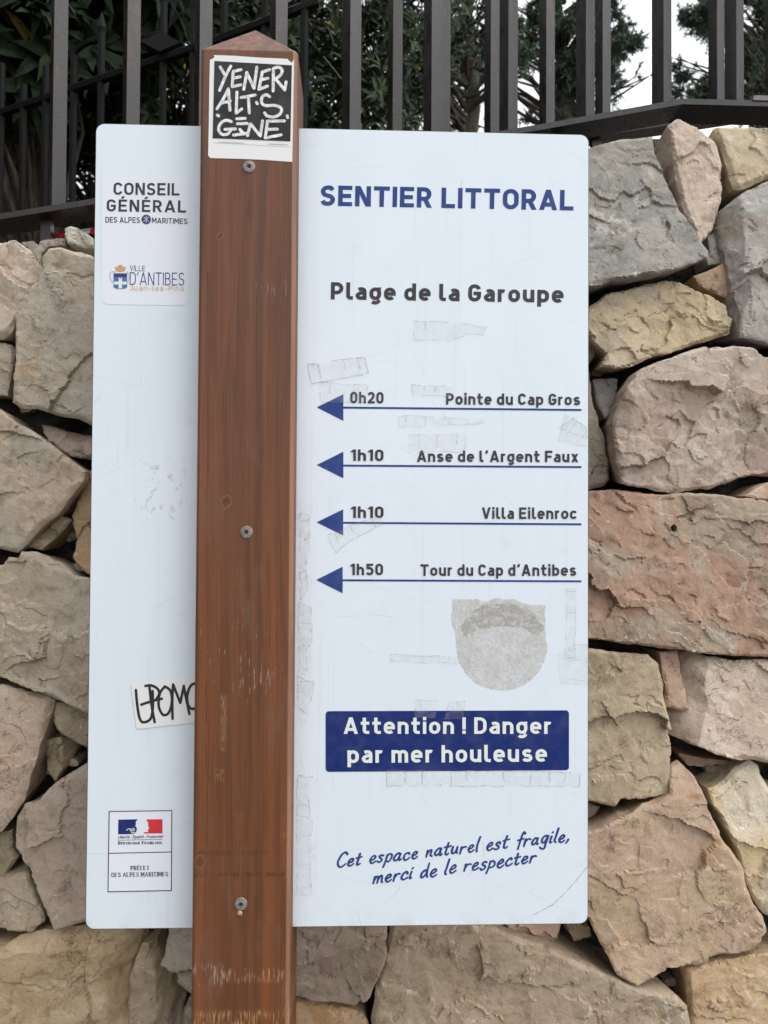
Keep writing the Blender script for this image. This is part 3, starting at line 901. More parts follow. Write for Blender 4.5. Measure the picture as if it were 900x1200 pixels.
tint_mesh(o, cnts, tnts)
o['kind'] = 'stuff'

# earth and mortar packing the stones are bedded in
def packing():
    xs = np.linspace(-1.35, 1.35, 150)
    vs, fs = [], []
    K = 120
    rg2 = np.random.default_rng(3)
    N = VNoise(rg2)
    top = np.interp(xs, [-1.35, -0.62, 0.22, 0.36, 1.35], [1.80, 1.815, 1.975, 2.035, 2.035])
    for j in range(K + 1):
        for i, x in enumerate(xs):
            z = top[i] * j / K
            q = np.array([[x, z]])
            vs.append((x, 0.225 + 0.018 * float(N(q, 18)[0]) + 0.008 * float(N(q + 3, 55)[0]), z + (0.008 * float(N(q + 9, 30)[0]) if j == K else 0)))
    n = len(xs)
    fs = [(j * n + i, j * n + i + 1, (j + 1) * n + i + 1, (j + 1) * n + i) for j in range(K) for i in range(n - 1)]
    b = len(vs)
    vs += [(x, 0.50, t) for x, t in zip(xs, top)] + [(x, 0.50, 0) for x in xs]
    fs += [(K * n + i, K * n + i + 1, b + i + 1, b + i) for i in range(n - 1)]
    fs += [(b + i, b + i + 1, b + n + i + 1, b + n + i) for i in range(n - 1)]
    mesh('packing', vs, fs, M_MORTAR, wall, None, True)
packing()
# ---------------------------------------------------------------- fences above the wall
def bar(mb, x, y, z0, z1, w, rot, slope=0.0, mi=0):
    """square bar turned about its own axis; its foot and head follow the slope of the rails"""
    c, s = math.cos(rot), math.sin(rot)
    cs = [(x + (a * c - b * s), y + (a * s + b * c)) for a, b in ((-w / 2, -w / 2), (w / 2, -w / 2), (w / 2, w / 2), (-w / 2, w / 2))]
    mb.prism([(p, q, z0 + slope * (p - x)) for p, q in cs], [(p, q, z1 + slope * (p - x)) for p, q in cs], mi)

def flat_rail(mb, pts, y0, y1, t, mi=0):
    """flat bar lying on its broad side through the points (x, z of its lower edge)"""
    b = len(mb.v)
    for (x, z) in pts:
        mb.v += [(x, y0, z), (x, y1, z), (x, y1, z + t), (x, y0, z + t)]
    n = len(pts)
    for i in range(n - 1):
        for k in range(4):
            mb.f.append((b + i * 4 + k, b + i * 4 + (k + 1) % 4, b + (i + 1) * 4 + (k + 1) % 4, b + (i + 1) * 4 + k)[::-1])
            mb.m.append(mi)
    mb.f += [(b, b + 1, b + 2, b + 3), tuple(b + (n - 1) * 4 + k for k in (3, 2, 1, 0))]
    mb.m += [mi, mi]

def xz(px, py, y):
    p = hit(px, py, y)
    return p.x, p.z

# front fence, its flat bottom rail climbing with the wall and levelling out at the right
FY = 0.262
rail = [xz(0, 257, FY), xz(108, 239.5, FY), xz(640, 151, FY), xz(800, 122, FY), xz(900, 124.5, FY)]
e0 = (rail[0][0] - 0.55, rail[0][1] - 0.10)
e1 = (rail[-1][0] + 0.6, rail[-1][1] + 0.0)
rail = [e0] + rail + [e1]
RX, RZ = [p[0] for p in rail], [p[1] for p in rail]
fence = empty('metal_fence', (0, FY + 0.03, 1.9), 'brown-black metal bar fence standing on top of the stone wall, nearest row', 'fence')
m = MB(); flat_rail(m, rail, FY, FY + 0.056, 0.008); m.build('rail', M_METAL, fence)
m = MB(); flat_rail(m, [(x, z + 1.15) for x, z in rail], FY, FY + 0.056, 0.008); m.build('rail', M_METAL, fence)
A_PX = [-187, -102, -17, 69, 154, 238, 326, 412.5, 507, 596, 686, 776, 860.5, 949, 1037]
for px in A_PX:
    x, z = xz(px, 90, FY + 0.018)
    zb = float(np.interp(x, RX, RZ)) + 0.008
    mb = MB()
    bar(mb, x, FY + 0.018, zb, zb + 1.142, 0.0185, rad(33), 0.0)
    mb.build('baluster', M_METAL, fence)
for px, zt in ((56, 1.80), (655, 1.90), (-150, 1.78), (930, 1.92)):
    x, z = xz(px, 275, FY + 0.03)
    mb = MB()
    bar(mb, x, FY + 0.028, zt, float(np.interp(x, RX, RZ)), 0.014, 0.0)
    mb.build('leg', M_METAL, fence)
# little joint plate at the right end of the rail
x, z = xz(890, 115, FY)
mb = MB()
mb.prism([(x - .010, FY - .002, z - .004), (x + .03, FY - .002, z - .004), (x + .03, FY + .02, z - .004), (x - .010, FY + .02, z - .004)],
         [(x - .008, FY, z + .004), (x + .03, FY, z + .004), (x + .03, FY + .02, z + .004), (x - .008, FY + .02, z + .004)])
mb.build('joint_plate', M_METAL, fence)

# the second row behind it
BY = 0.66
back = empty('metal_fence', (0.2, BY, 1.82), 'second brown-black bar fence half hidden behind the nearest row, on the right', 'fence')
m = MB()
b0, b1 = xz(352, 215, BY), xz(1080, 105, BY)
flat_rail(m, [b0, b1], BY - .012, BY + .030, 0.008); m.build('rail', M_METAL, back)
m = MB(); flat_rail(m, [(b0[0], b0[1] + 1.2), (b1[0], b1[1] + 1.2)], BY - .012, BY + .030, 0.008); m.build('rail', M_METAL, back)
for px in (409, 463, 519, 576.5, 641, 706.5, 773, 839.5, 906, 972, 1040):
    x, z = xz(px, 75, BY)
    zr = float(np.interp(x, [b0[0], b1[0]], [b0[1], b1[1]])) + 0.008
    mb = MB(); bar(mb, x, BY, zr, zr + 1.192, 0.0205, rad(27)); mb.build('baluster', M_METAL, back)
for px in (470, 700, 1000):
    x, z = xz(px, 170, BY)
    mb = MB(); bar(mb, x, BY + .01, 1.82, float(np.interp(x, [b0[0], b1[0]], [b0[1], b1[1]])), 0.018, 0.0); mb.build('leg', M_METAL, back)

# old black picket fence deeper in the garden, running towards the camera from left to right
def on_line(px):
    y = np.interp(px, [-120, 345], [1.72, 1.10])
    p = hit(px, 100, float(y))
    return p.x, float(y)
pick = empty('picket_fence', (*on_line(120), 1.82), 'black iron picket fence with spear tips and hoops, under the trees', 'fence')
def on_pix(px, py):
    x, y = on_line(px)
    return hit(px, py, y)
mb = MB()
rp = [on_pix(px, py) for px, py in ((-100, 166), (0, 133), (75, 108), (145, 84), (240, 53), (345, 13), (372, 3))]
mb.tube(rp, [.0135] * len(rp), 6); mb.build('rail', M_BLACKMETAL, pick)
mb = MB()
rp = [on_pix(px, py) for px, py in ((-100, 396), (0, 352), (145, 300), (240, 270), (372, 225))]
mb.tube(rp, [.0135] * len(rp), 6); mb.build('rail', M_BLACKMETAL, pick)
for px, ty, spear in ((-62, 60, 1), (-28, 90, 0), (2, 75, 0), (28, 100, 0), (54, 78, 0), (86.5, 62, 0), (118.5, 14, 1), (155, 60, 0), (191, -22, 1), (226, 0, 0), (262, -50, 1), (310, -45, 0), (356, -90, 1)):
    x, y = on_line(px)
    top = hit(px, ty, y).z
    mb = MB()
    mb.tube([(x, y, 1.82), (x, y, top - (.06 if spear else 0))], [.0105, .0105], 6)
    if spear:
        mb.tube([(x, y, top - .06), (x, y, top - .045), (x, y, top)], [.0105, .014, .001], 6)
    mb.build('picket', M_BLACKMETAL, pick)
for a, b, ya, yb in ((86.5, 118.5, 62, 46), (-28, 2, 90, 80), (155, 191, 62, 40), (226, 262, 10, -10)):
    pts = []
    for t in np.linspace(0, 1, 9):
        px = a + (b - a) * (1 - math.cos(t * math.pi / 2))
        py = ya + (yb - ya) * math.sin(t * math.pi / 2) + 6 * (1 - t)
        pts.append(on_pix(px, py))
    mb = MB(); mb.tube(pts, [.0095] * len(pts), 6); mb.build('hoop', M_BLACKMETAL, pick)
x, y = on_line(190)
p = hit(190, 57, y)
mb = MB()
mb.prism([(p.x - .055, y - .02, p.z), (p.x, y - .02, p.z - .03), (p.x + .06, y - .02, p.z), (p.x + .005, y - .02, p.z + .03)],
         [(p.x - .05, y - .032, p.z), (p.x, y - .032, p.z - .026), (p.x + .055, y - .032, p.z), (p.x + .005, y - .032, p.z + .026)])
mb.build('ornament', M_BLACKMETAL, pick)

# scrap of red and white barrier tape on top of the wall at the left
tp = empty('barrier_tape', hit(80, 277, .30), 'crumpled strip of red and white barrier tape lying on top of the wall', 'tape')
def ribbon(pxs, y, w, m, name):
    mb = MB()
    L = []
    for k, (px, py, tw) in enumerate(pxs):
        p = hit(px, py, y)
        L.append((Vector((p.x, p.y - .004 * math.sin(tw), p.z - w / 2)), Vector((p.x, p.y + .010 * math.cos(tw), p.z + w / 2 * math.cos(tw * .6)))))
    vs, fs = [], []
    for a, b in L:
        vs += [a, b, a + Vector((0, .0012, 0)), b + Vector((0, .0012, 0))]
    for k in range(len(L) - 1):
        q = k * 4
        fs += [(q, q + 4, q + 5, q + 1), (q + 2, q + 3, q + 7, q + 6), (q, q + 2, q + 6, q + 4), (q + 1, q + 5, q + 7, q + 3)]
    e = (len(L) - 1) * 4
    fs += [(0, 1, 3, 2), (e, e + 2, e + 3, e + 1)]
    mb.add(vs, fs)
    mb.build(name, m, tp)
M_TRED = flat_mat('red_plastic_film', (0.50, 0.018, 0.03), 0.35)
M_TWHITE = flat_mat('white_plastic_film', (0.70, 0.70, 0.70), 0.35)
ribbon([(50, 281, 0), (56, 277, .6), (63, 276, .2), (69, 275, 1.0), (76, 273, .3)], .30, .011, M_TRED, 'red_band')
ribbon([(76, 273, .3), (86, 272, .8), (97, 270, .2), (105, 269, .6)], .30, .012, M_TWHITE, 'white_band')
ribbon([(105, 269, .6), (112, 269, .1), (125, 272, .9), (140, 276, .2)], .30, .013, M_TRED, 'red_band')

# ---------------------------------------------------------------- the sign: post, panel, screws
sign = empty('signpost', SIGN_LOC, 'white coastal path information panel held by a brown wooden post', 'signpost')
def post_mesh():
    x0, x1, ch = POST_X0, POST_X0 + 0.10, 0.0052
    y0, y1 = POST_FRONT, POST_BACK
    ze = hit(290, 59.5, POST_FRONT).z
    za = hit(300, 35.5, (POST_FRONT + POST_BACK) / 2).z
    lp = [(x0 + ch * .6, y0), (x1 - ch, y0), (x1 - ch * .25, y0 + ch * .3), (x1, y0 + ch), (x1, y1 - ch), (x1 - ch, y1), (x0 + ch, y1), (x0, y1 - ch), (x0, y0 + ch * .7), (x0 + ch * .15, y0 + ch * .2)]
    zs = [0.0] + list(np.linspace(0.9, ze, 40))
    vs, fs = [], []
    for z in zs:
        vs += [(x, y, z) for x, y in lp]
    n = len(lp)
    for j in range(len(zs) - 1):
        fs += [(j * n + k, j * n + (k + 1) % n, (j + 1) * n + (k + 1) % n, (j + 1) * n + k) for k in range(n)]
    # slightly rounded eaves, then the four-sided cap
    t = (len(zs) - 1) * n
    b = len(vs)
    cx, cy = (x0 + x1) / 2, (y0 + y1) / 2
    vs += [(cx + (x - cx) * .985, cy + (y - cy) * .985, ze + .0016) for x, y in lp]
    fs += [(t + k, t + (k + 1) % n, b + (k + 1) % n, b + k) for k in range(n)]
    a = len(vs)
    vs.append((cx, cy, za))
    fs += [(b + k, b + (k + 1) % n, a) for k in range(n)]
    fs.append(tuple(range(n - 1, -1, -1)))
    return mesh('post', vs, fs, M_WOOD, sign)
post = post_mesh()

PX0, PX1, PZ0, PZ1, PT = -0.27784, 0.25199, 1.07993, 1.92947, 0.006
def rrect(x0, x1, z0, z1, r, n=7):
    out = []
    for cx, cz, a0 in ((x1 - r, z0 + r, -90), (x1 - r, z1 - r, 0), (x0 + r, z1 - r, 90), (x0 + r, z0 + r, 180)):
        for k in range(n + 1):
            a = rad(a0 + 90 * k / n)
            out.append((cx + r * math.cos(a), cz + r * math.sin(a)))
    return out
def panel_mesh():
    vs, fs, mi = [], [], []
    loops = [(rrect(PX0 + .0007, PX1 - .0007, PZ0 + .0007, PZ1 - .0007, .0087), 0.0), (rrect(PX0, PX1, PZ0, PZ1, .0093), .0007),
             (rrect(PX0, PX1, PZ0, PZ1, .0093), PT)]
    for lp, y in loops:
        vs += [(x, y, z) for x, z in lp]
    n = len(loops[0][0])
    fs.append(tuple(range(n))); mi.append(0)
    for j in range(2):
        for k in range(n):
            fs.append((j * n + (k + 1) % n, j * n + k, (j + 1) * n + k, (j + 1) * n + (k + 1) % n)); mi.append(1)
    fs.append(tuple(range(3 * n - 1, 2 * n - 1, -1))); mi.append(1)
    return mesh('panel', vs, fs, [M_PANEL, M_EDGE], sign, mi)
panel = panel_mesh()

def screw(px, py, r=0.0064):
    c = hit(px, py, POST_FRONT)
    mb = MB()
    prof = [(r, 0.0), (r, .0008), (r * .93, .0012), (r * .60, .0015), (r * .43, .0016)]
    N_ = 30
    rings = []
    for (rr, d) in prof:
        rings.append(len(mb.v))
        mb.v += [(c.x + rr * math.cos(2 * math.pi * k / N_), POST_FRONT - d, c.z + rr * math.sin(2 * math.pi * k / N_)) for k in range(N_)]
    lobe = lambda k, s: r * s * (0.34 + 0.055 * math.cos(6 * 2 * math.pi * k / N_))
    for d, s in ((.0016, 1), (.0004, .9)):
        rings.append(len(mb.v))
        mb.v += [(c.x + lobe(k, s) * math.cos(2 * math.pi * k / N_), POST_FRONT - d, c.z + lobe(k, s) * math.sin(2 * math.pi * k / N_)) for k in range(N_)]
    for j in range(len(rings) - 1):
        for k in range(N_):
            mb.f.append((rings[j] + k, rings[j] + (k + 1) % N_, rings[j + 1] + (k + 1) % N_, rings[j + 1] + k)[::-1])
            mb.m.append(1 if j >= len(prof) else 0)
    mb.f.append(tuple(rings[-1] + k for k in range(N_))); mb.m.append(1)
    mb.build('screw', [M_STEEL, M_RECESS], sign)
screw(292, 195.5); screw(289, 623.5); screw(282.5, 1059)
# drop of glue under the lowest screw
p = hit(281, 1070, POST_FRONT)
mb = MB()
mb.tube([(p.x, POST_FRONT + .001, p.z), (p.x, POST_FRONT - .0008, p.z), (p.x, POST_FRONT - .0014, p.z)], [.0030, .0027, .0012], 10)
mb.build('glue_drop', flat_mat('dried_glue', (0.36, 0.25, 0.20), 0.3), sign, True)
# ---------------------------------------------------------------- lettering: stroke skeletons, unit = cap height
def arc(cx, cy, rx, ry, a0, a1, n=12):
    return [(cx + rx * math.cos(rad(a0 + (a1 - a0) * i / n)), cy + ry * math.sin(rad(a0 + (a1 - a0) * i / n))) for i in range(n + 1)]
def spl(P, n=6):
    out = []
    for i in range(len(P) - 1):
        p0, p1, p2, p3 = P[max(i - 1, 0)], P[i], P[i + 1], P[min(i + 2, len(P) - 1)]
        for k in range(n):
            t = k / n
            out.append(tuple(0.5 * (2 * p1[d] + (p2[d] - p0[d]) * t + (2 * p0[d] - 5 * p1[d] + 4 * p2[d] - p3[d]) * t * t + (3 * p1[d] - p0[d] - 3 * p2[d] + p3[d]) * t ** 3) for d in (0, 1)))
    return out + [P[-1]]
def stad(x0, x1, y0, y1):
    r = (x1 - x0) / 2
    rr = min(r * 1.05, (y1 - y0) / 2)
    return arc(x0 + r, y1 - rr, r, rr, 0, 180) + arc(x0 + r, y0 + rr, r, rr, 180, 360) + [(x1, y1 - rr)]

def skeleton(ch, w, wide=1.0):
    """strokes of one DIN-like character: ('s', points) ribbon, ('d', p, q) slanting bar with level ends, ('o', x, y) dot"""
    B, T, X = w / 2, 1 - w / 2, 0.735 - w / 2
    Mh = (B + T) / 2
    acc = None
    if ch in 'ÉéÇç':
        acc = ch
        ch = {'É': 'E', 'é': 'e', 'Ç': 'C', 'ç': 'c'}[ch]
    s = []
    def st(*p): s.append(('s', list(p)))
    def dg(a, b): s.append(('d', a, b))
    wd = 0.45
    if ch == 'A': wd = .58; dg((0, 0), (.29, 1)); dg((.58, 0), (.29, 1)); st((.14, .27), (.44, .27))
    elif ch == 'B': wd = .44; st((0, B), (0, T), (.2, T), *arc(.22, (T + Mh + .02) / 2, .18, (T - Mh - .02) / 2, 90, -90)[0:], (0, Mh + .02)); st((0, B), *arc(.22, (Mh + .02 + B) / 2, .22, (Mh + .02 - B) / 2, -90, 90), (.1, Mh + .02))
    elif ch == 'C': wd = .46; st(*arc(.23, T - .24, .23, .24, 12, 180), *arc(.23, B + .24, .23, .24, 180, 348))
    elif ch == 'D': wd = .48; st((0, B), (0, T), (.2, T), *arc(.2, T - .28, .28, .28, 90, 0), *arc(.2, B + .28, .28, .28, 0, -90), (0, B))
    elif ch == 'E': wd = .42; st((0, B), (0, T)); st((0, T), (.42, T)); st((0, Mh), (.37, Mh)); st((0, B), (.42, B))
    elif ch == 'F': wd = .40; st((0, B), (0, T)); st((0, T), (.42, T)); st((0, Mh - .02), (.36, Mh - .02))
    elif ch == 'G': wd = .47; st(*arc(.235, T - .24, .235, .24, 14, 180), *arc(.235, B + .24, .235, .24, 180, 360), (.47, Mh - .03), (.28, Mh - .03))
    elif ch == 'I': wd = 0; st((0, B), (0, T))
    elif ch == 'J': wd = .33; st((.33, T), (.33, B + .18), *arc(.15, B + .18, .18, .18, 0, -150))
    elif ch == 'L': wd = .40; st((0, B), (0, T)); st((0, B), (.40, B))
    elif ch == 'M': wd = .60; st((0, B), (0, T)); st((.60, B), (.60, T)); dg((.03, 1), (.30, .28)); dg((.57, 1), (.30, .28))
    elif ch == 'N': wd = .50; st((0, B), (0, T)); st((.50, B), (.50, T)); dg((.02, 1), (.48, 0))
    elif ch in 'OQ':
        wd = .50; st(*stad(0, .50, B, T))
        if ch == 'Q': dg((.3, .28), (.54, -.06))
    elif ch == 'P': wd = .45; st((0, B), (0, T)); st((0, T), (.22, T), *arc(.22, T - .245, .23, .245, 90, -90), (0, T - .49))
    elif ch == 'R': wd = .46; st((0, B), (0, T)); st((0, T), (.22, T), *arc(.22, T - .235, .22, .235, 90, -90), (0, T - .47)); dg((.22, Mh), (.46, 0))
    elif ch == 'S': wd = .46; st(*spl([(.44, T - .13), (.36, T - .02), (.23, T), (.09, T - .05), (.02, T - .19), (.09, Mh + .05), (.23, Mh), (.38, Mh - .06), (.45, B + .20), (.37, B + .04), (.22, B), (.08, B + .03), (0, B + .14)]))
    elif ch == 'T': wd = .50; st((0, T), (.50, T)); st((.25, B), (.25, T))
    elif ch == 'U': wd = .48; st((0, T), (0, B + .24), *arc(.24, B + .24, .24, .24, 180, 360), (.48, T))
    elif ch == 'V': wd = .54; dg((0, 1), (.27, 0)); dg((.54, 1), (.27, 0))
    elif ch == '0': wd = .42; st(*stad(0, .42, B, T))
    elif ch == '1': wd = .17; st((.17, B), (.17, T)); dg((.17, .98), (-.03, .76))
    elif ch == '2': wd = .42; st(*spl([(.01, T - .17), (.07, T - .04), (.21, T), (.36, T - .05), (.41, T - .20), (.36, Mh), (.18, B + .20), (.03, B + .03)])); st((.02, B), (.42, B))
    elif ch == '5': wd = .42; st((.38, T), (.05, T)); st((.05, T), (.04, Mh + .04)); st(*spl([(.04, Mh + .06), (.14, Mh + .11), (.27, Mh + .10), (.39, Mh - .02), (.42, Mh - .16), (.36, B + .06), (.22, B), (.08, B + .03), (.0, B + .13)]))
    elif ch == 'a': wd = .37; st(*spl([(.05, X - .04), (.16, X), (.27, X - .01), (.35, X - .07), (.37, X - .18)]), (.37, B)); st(*spl([(.37, X * .60 + .02), (.22, X * .60 + .03), (.08, X * .55), (.0, B + .16), (.05, B + .04), (.16, B), (.30, B + .03), (.37, B + .12)]))
    elif ch in 'bdpqgo':
        wd = .41; st(*stad(0, .41, B, X))
        if ch == 'b': st((0, B), (0, T))
        if ch == 'd': st((.41, B), (.41, T))
        if ch == 'p': st((0, -.24 + B), (0, X))
        if ch == 'q': st((.41, -.24 + B), (.41, X))
        if ch == 'g': st((.41, X), (.41, B - .10), *arc(.205, B - .08, .205, .18, 0, -140))
    elif ch == 'c': wd = .38; st(*arc(.205, X - .20, .205, .20, 25, 180), *arc(.205, B + .20, .205, .20, 180, 335))
    elif ch == 'e': wd = .41; m_ = (B + X) / 2 + .0; st((.02, m_), (.40, m_)); st((.41, m_), *arc(.205, X - .20, .205, .20, 0, 180), *arc(.205, B + .20, .205, .20, 180, 318))
    elif ch == 'f': wd = .30; st((.11, B), (.11, T - .16), *arc(.27, T - .16, .16, .16, 180, 90), (.31, T)); st((0, X), (.29, X))
    elif ch == 'h': wd = .40; st((0, B), (0, T)); st((0, X - .19), *arc(.20, X - .19, .20, .19, 180, 0), (.40, B))
    elif ch == 'i': wd = 0; st((0, B), (0, X)); st((0, T - .0), (0, T + .03))
    elif ch == 'l': wd = .14; st((0, T), (0, B + .13), *arc(.13, B + .13, .13, .13, 180, 270), (.15, B))
    elif ch == 'm': wd = .68; st((0, B), (0, X)); st((0, X - .17), *arc(.17, X - .17, .17, .17, 180, 0), (.34, B)); st((.34, X - .17), *arc(.51, X - .17, .17, .17, 180, 0), (.68, B))
    elif ch == 'n': wd = .40; st((0, B), (0, X)); st((0, X - .19), *arc(.20, X - .19, .20, .19, 180, 0), (.40, B))
    elif ch == 'r': wd = .20; st((0, B), (0, X)); st((0, X - .17), *arc(.17, X - .17, .17, .17, 180, 60))
    elif ch == 's': wd = .37; m_ = (B + X) / 2; st(*spl([(.35, X - .07), (.27, X - .01), (.17, X), (.05, X - .04), (.02, X - .13), (.09, m_ + .02), (.19, m_), (.31, m_ - .03), (.365, B + .12), (.29, B + .02), (.18, B), (.07, B + .02), (0, B + .09)]))
    elif ch == 't': wd = .28; st((.10, T - .02), (.10, B + .13), *arc(.23, B + .13, .13, .13, 180, 270), (.27, B)); st((0, X), (.27, X))
    elif ch == 'u': wd = .40; st((0, X), (0, B + .19), *arc(.20, B + .19, .20, .19, 180, 360), (.40, X)); st((.40, B), (.40, X))
    elif ch == 'x': wd = .42; dg((.03, .735), (.39, 0)); dg((.39, .735), (.03, 0))
    elif ch in '’\'': wd = .06; dg((.07, 1.02), (0, .74))
    elif ch == '!': wd = 0; st((0, T), (0, .36)); st((0, B), (0, B + .02))
    elif ch == '-': wd = .26; st((.02, .37), (.24, .37))
    elif ch == '•': wd = .12; s.append(('o', .06, .37))
    elif ch == ',': wd = .08; dg((.08, .13), (0, -.14))
    elif ch == ' ': wd = .20
    if acc in ('É',): dg((.26, 1.27), (.16, 1.08))
    if acc in ('é',): dg((.28, 1.04), (.17, .83))
    if acc in ('Ç', 'ç'): dg((.25, 0), (.17, -.22))
    return s, wd

def hand(ch):
    """running hand of a felt pen, unit = height of a capital"""
    D = {
     'C': ([[(.52, .84), (.40, 1.0), (.18, .84), (.02, .40), (.10, .06), (.30, -.02), (.54, .16)]], .56),
     'a': ([[(.36, .44), (.22, .54), (.06, .40), (.0, .16), (.10, .0), (.26, .12), (.36, .44)], [(.37, .50), (.34, .16), (.40, .0), (.48, .06)]], .46),
     'c': ([[(.34, .42), (.24, .54), (.08, .42), (.0, .18), (.10, .0), (.26, .02), (.38, .14)]], .38),
     'd': ([[(.36, .44), (.22, .54), (.06, .40), (.0, .16), (.10, .0), (.26, .12), (.37, .46)], [(.44, 1.05), (.38, .50), (.36, .12), (.42, .0)]], .44),
     'e': ([[(.02, .24), (.18, .26), (.32, .38), (.28, .52), (.14, .50), (.02, .28), (.06, .06), (.20, -.02), (.38, .12)]], .38),
     'f': ([[(.44, .92), (.36, 1.04), (.26, .90), (.20, .40), (.14, -.20)], [(.04, .46), (.24, .50), (.40, .54)]], .36),
     'g': ([[(.36, .44), (.22, .54), (.06, .40), (.0, .18), (.10, .04), (.24, .12), (.36, .46)], [(.37, .50), (.32, .0), (.24, -.34), (.08, -.38), (-.02, -.26)]], .42),
     'i': ([[(.04, .50), (.0, .18), (.04, .0), (.12, .06)], [(.08, .76), (.10, .80)]], .14),
     'l': ([[(.12, 1.05), (.04, .50), (.0, .14), (.08, .0)]], .12),
     'm': ([[(.04, .50), (.0, .0)], [(.02, .26), (.14, .48), (.24, .46), (.24, .0)], [(.24, .24), (.36, .48), (.48, .46), (.48, .12), (.56, .0)]], .58),
     'n': ([[(.04, .50), (.0, .0)], [(.02, .24), (.16, .48), (.30, .46), (.30, .12), (.38, .0)]], .40),
     'p': ([[(.06, .52), (.0, .0), (-.08, -.40)], [(.04, .36), (.20, .54), (.36, .44), (.34, .16), (.18, .0), (.02, .08)]], .40),
     'r': ([[(.04, .50), (.0, .0)], [(.02, .28), (.14, .46), (.26, .52), (.36, .46)]], .34),
     's': ([[(.32, .46), (.22, .54), (.08, .46), (.10, .32), (.26, .22), (.26, .06), (.10, -.02), (-.02, .08)]], .36),
     't': ([[(.16, .86), (.10, .40), (.08, .08), (.18, .0), (.28, .08)], [(-.02, .54), (.16, .56), (.34, .60)]], .32),
     'u': ([[(.02, .50), (.0, .16), (.10, .0), (.24, .10), (.34, .48)], [(.34, .50), (.32, .14), (.40, .0)]], .42),
     ',': ([[(.06, .10), (.06, -.04), (-.02, -.18)]], .1), ' ': ([], .26)}
    return D[ch]

def ribbon_quads(pts, w0, w1=None, square=False, rnd=False):
    """a stroke's polyline -> strip of quads; optional square or round ends"""
    P = [np.array(p, float) for p in pts]
    Q = [P[0]]
    for p in P[1:]:
        if np.hypot(*(p - Q[-1])) > 1e-5:
            Q.append(p)
    P = Q
    if len(P) < 2:
        return []
    w1 = w0 if w1 is None else w1
    if square:
        for a, b in ((0, 1), (-1, -2)):
            d = P[a] - P[b]
            if min(abs(d)) < 1e-4:
                P[a] = P[a] + d / np.hypot(*d) * w0 / 2
    n = len(P)
    L, R = [], []
    for i in range(n):
        t0 = P[i] - P[i - 1] if i else P[1] - P[0]
        t1 = P[i + 1] - P[i] if i < n - 1 else t0
        t0 = t0 / np.hypot(*t0); t1 = t1 / np.hypot(*t1)
        n0, n1 = np.array([-t0[1], t0[0]]), np.array([-t1[1], t1[0]])
        m = n0 + n1
        m = m / max(np.hypot(*m), 1e-6)
        w = (w0 + (w1 - w0) * i / (n - 1)) / 2 / max(0.5, float(m @ n0))
        L.append(P[i] + m * w); R.append(P[i] - m * w)
    out = [[R[i], R[i + 1], L[i + 1], L[i]] for i in range(n - 1)]
    if rnd:
        for c, w in ((P[0], w0), (P[-1], w1)):
            out.append([c + w / 2 * np.array([math.cos(a), math.sin(a)]) for a in np.linspace(0, 2 * math.pi, 12, endpoint=False)])
    return out

def union(polys):
    """overlapping outlines -> one flat triangle mesh without coincident faces"""
    v, f = [], []
    for p in polys:
        b = len(v)
        v += [Vector((float(q[0]), float(q[1]))) for q in p]
        f.append(list(range(b, b + len(p))))
    if not f:
        return [], []
    r = delaunay_2d_cdt(v, [], f, 0, 1e-6)
    V = np.array([tuple(p) for p in r[0]])
    T = np.array([tuple(t) for t in r[2]])
    cen = V[T].mean(1)
    keep = np.zeros(len(T), bool)
    for p in polys:
        q = np.array([tuple(c) for c in p], float)
        m = np.all((cen >= q.min(0) - 1e-9) & (cen <= q.max(0) + 1e-9), axis=1) & ~keep
        if m.any():
            keep[m] = inside(cen[m], q)
    return [tuple(p) for p in V], [tuple(int(i) for i in t) for t, k in zip(T, keep) if k]

_cache = {}
def glyph_tris(ch, w, serif=False):
    key = (ch, w, serif)
    if key in _cache:
        return _cache[key]
    s, wd = skeleton(ch, w)
    polys = []
    for k in s:
        if k[0] == 's':
            pts = k[1]
            ww = w
            if serif and len(pts) == 2:
                ww = w * (1.25 if abs(pts[0][0] - pts[1][0]) < 1e-6 else .55)
            polys += ribbon_quads(pts, ww, None, True)
            if serif and len(pts) == 2 and abs(pts[0][0] - pts[1][0]) < 1e-6:
                for p in pts:
                    e = w * .5
                    yy = min(max(p[1], w * .2), 1 - w * .2) + (-.03 if p[1] < .5 else .03)
                    polys.append([np.array(q) for q in ((p[0] - w * 1.4, yy - e * .5), (p[0] + w * 1.4, yy - e * .5), (p[0] + w * 1.4, yy + e * .5), (p[0] - w * 1.4, yy + e * .5))])
        elif k[0] == 'd':
            a, b = np.array(k[1]), np.array(k[2])
            d = b - a
            hw = w / 2 * np.hypot(*d) / abs(d[1])
            h = np.array([hw, 0])
            q = [a - h, b - h, b + h, a + h]
            polys.append(q if d[1] < 0 else q[::-1])
        else:
            polys.append([np.array([k[1] + w * .62 * math.cos(t), k[2] + w * .62 * math.sin(t)]) for t in np.linspace(0, 2 * math.pi, 14, endpoint=False)])
    _cache[key] = (*union(polys), wd)
    return _cache[key]

def to_plane(pxy, y):
    return [tuple(hit(px, py, y)) for px, py in pxy]

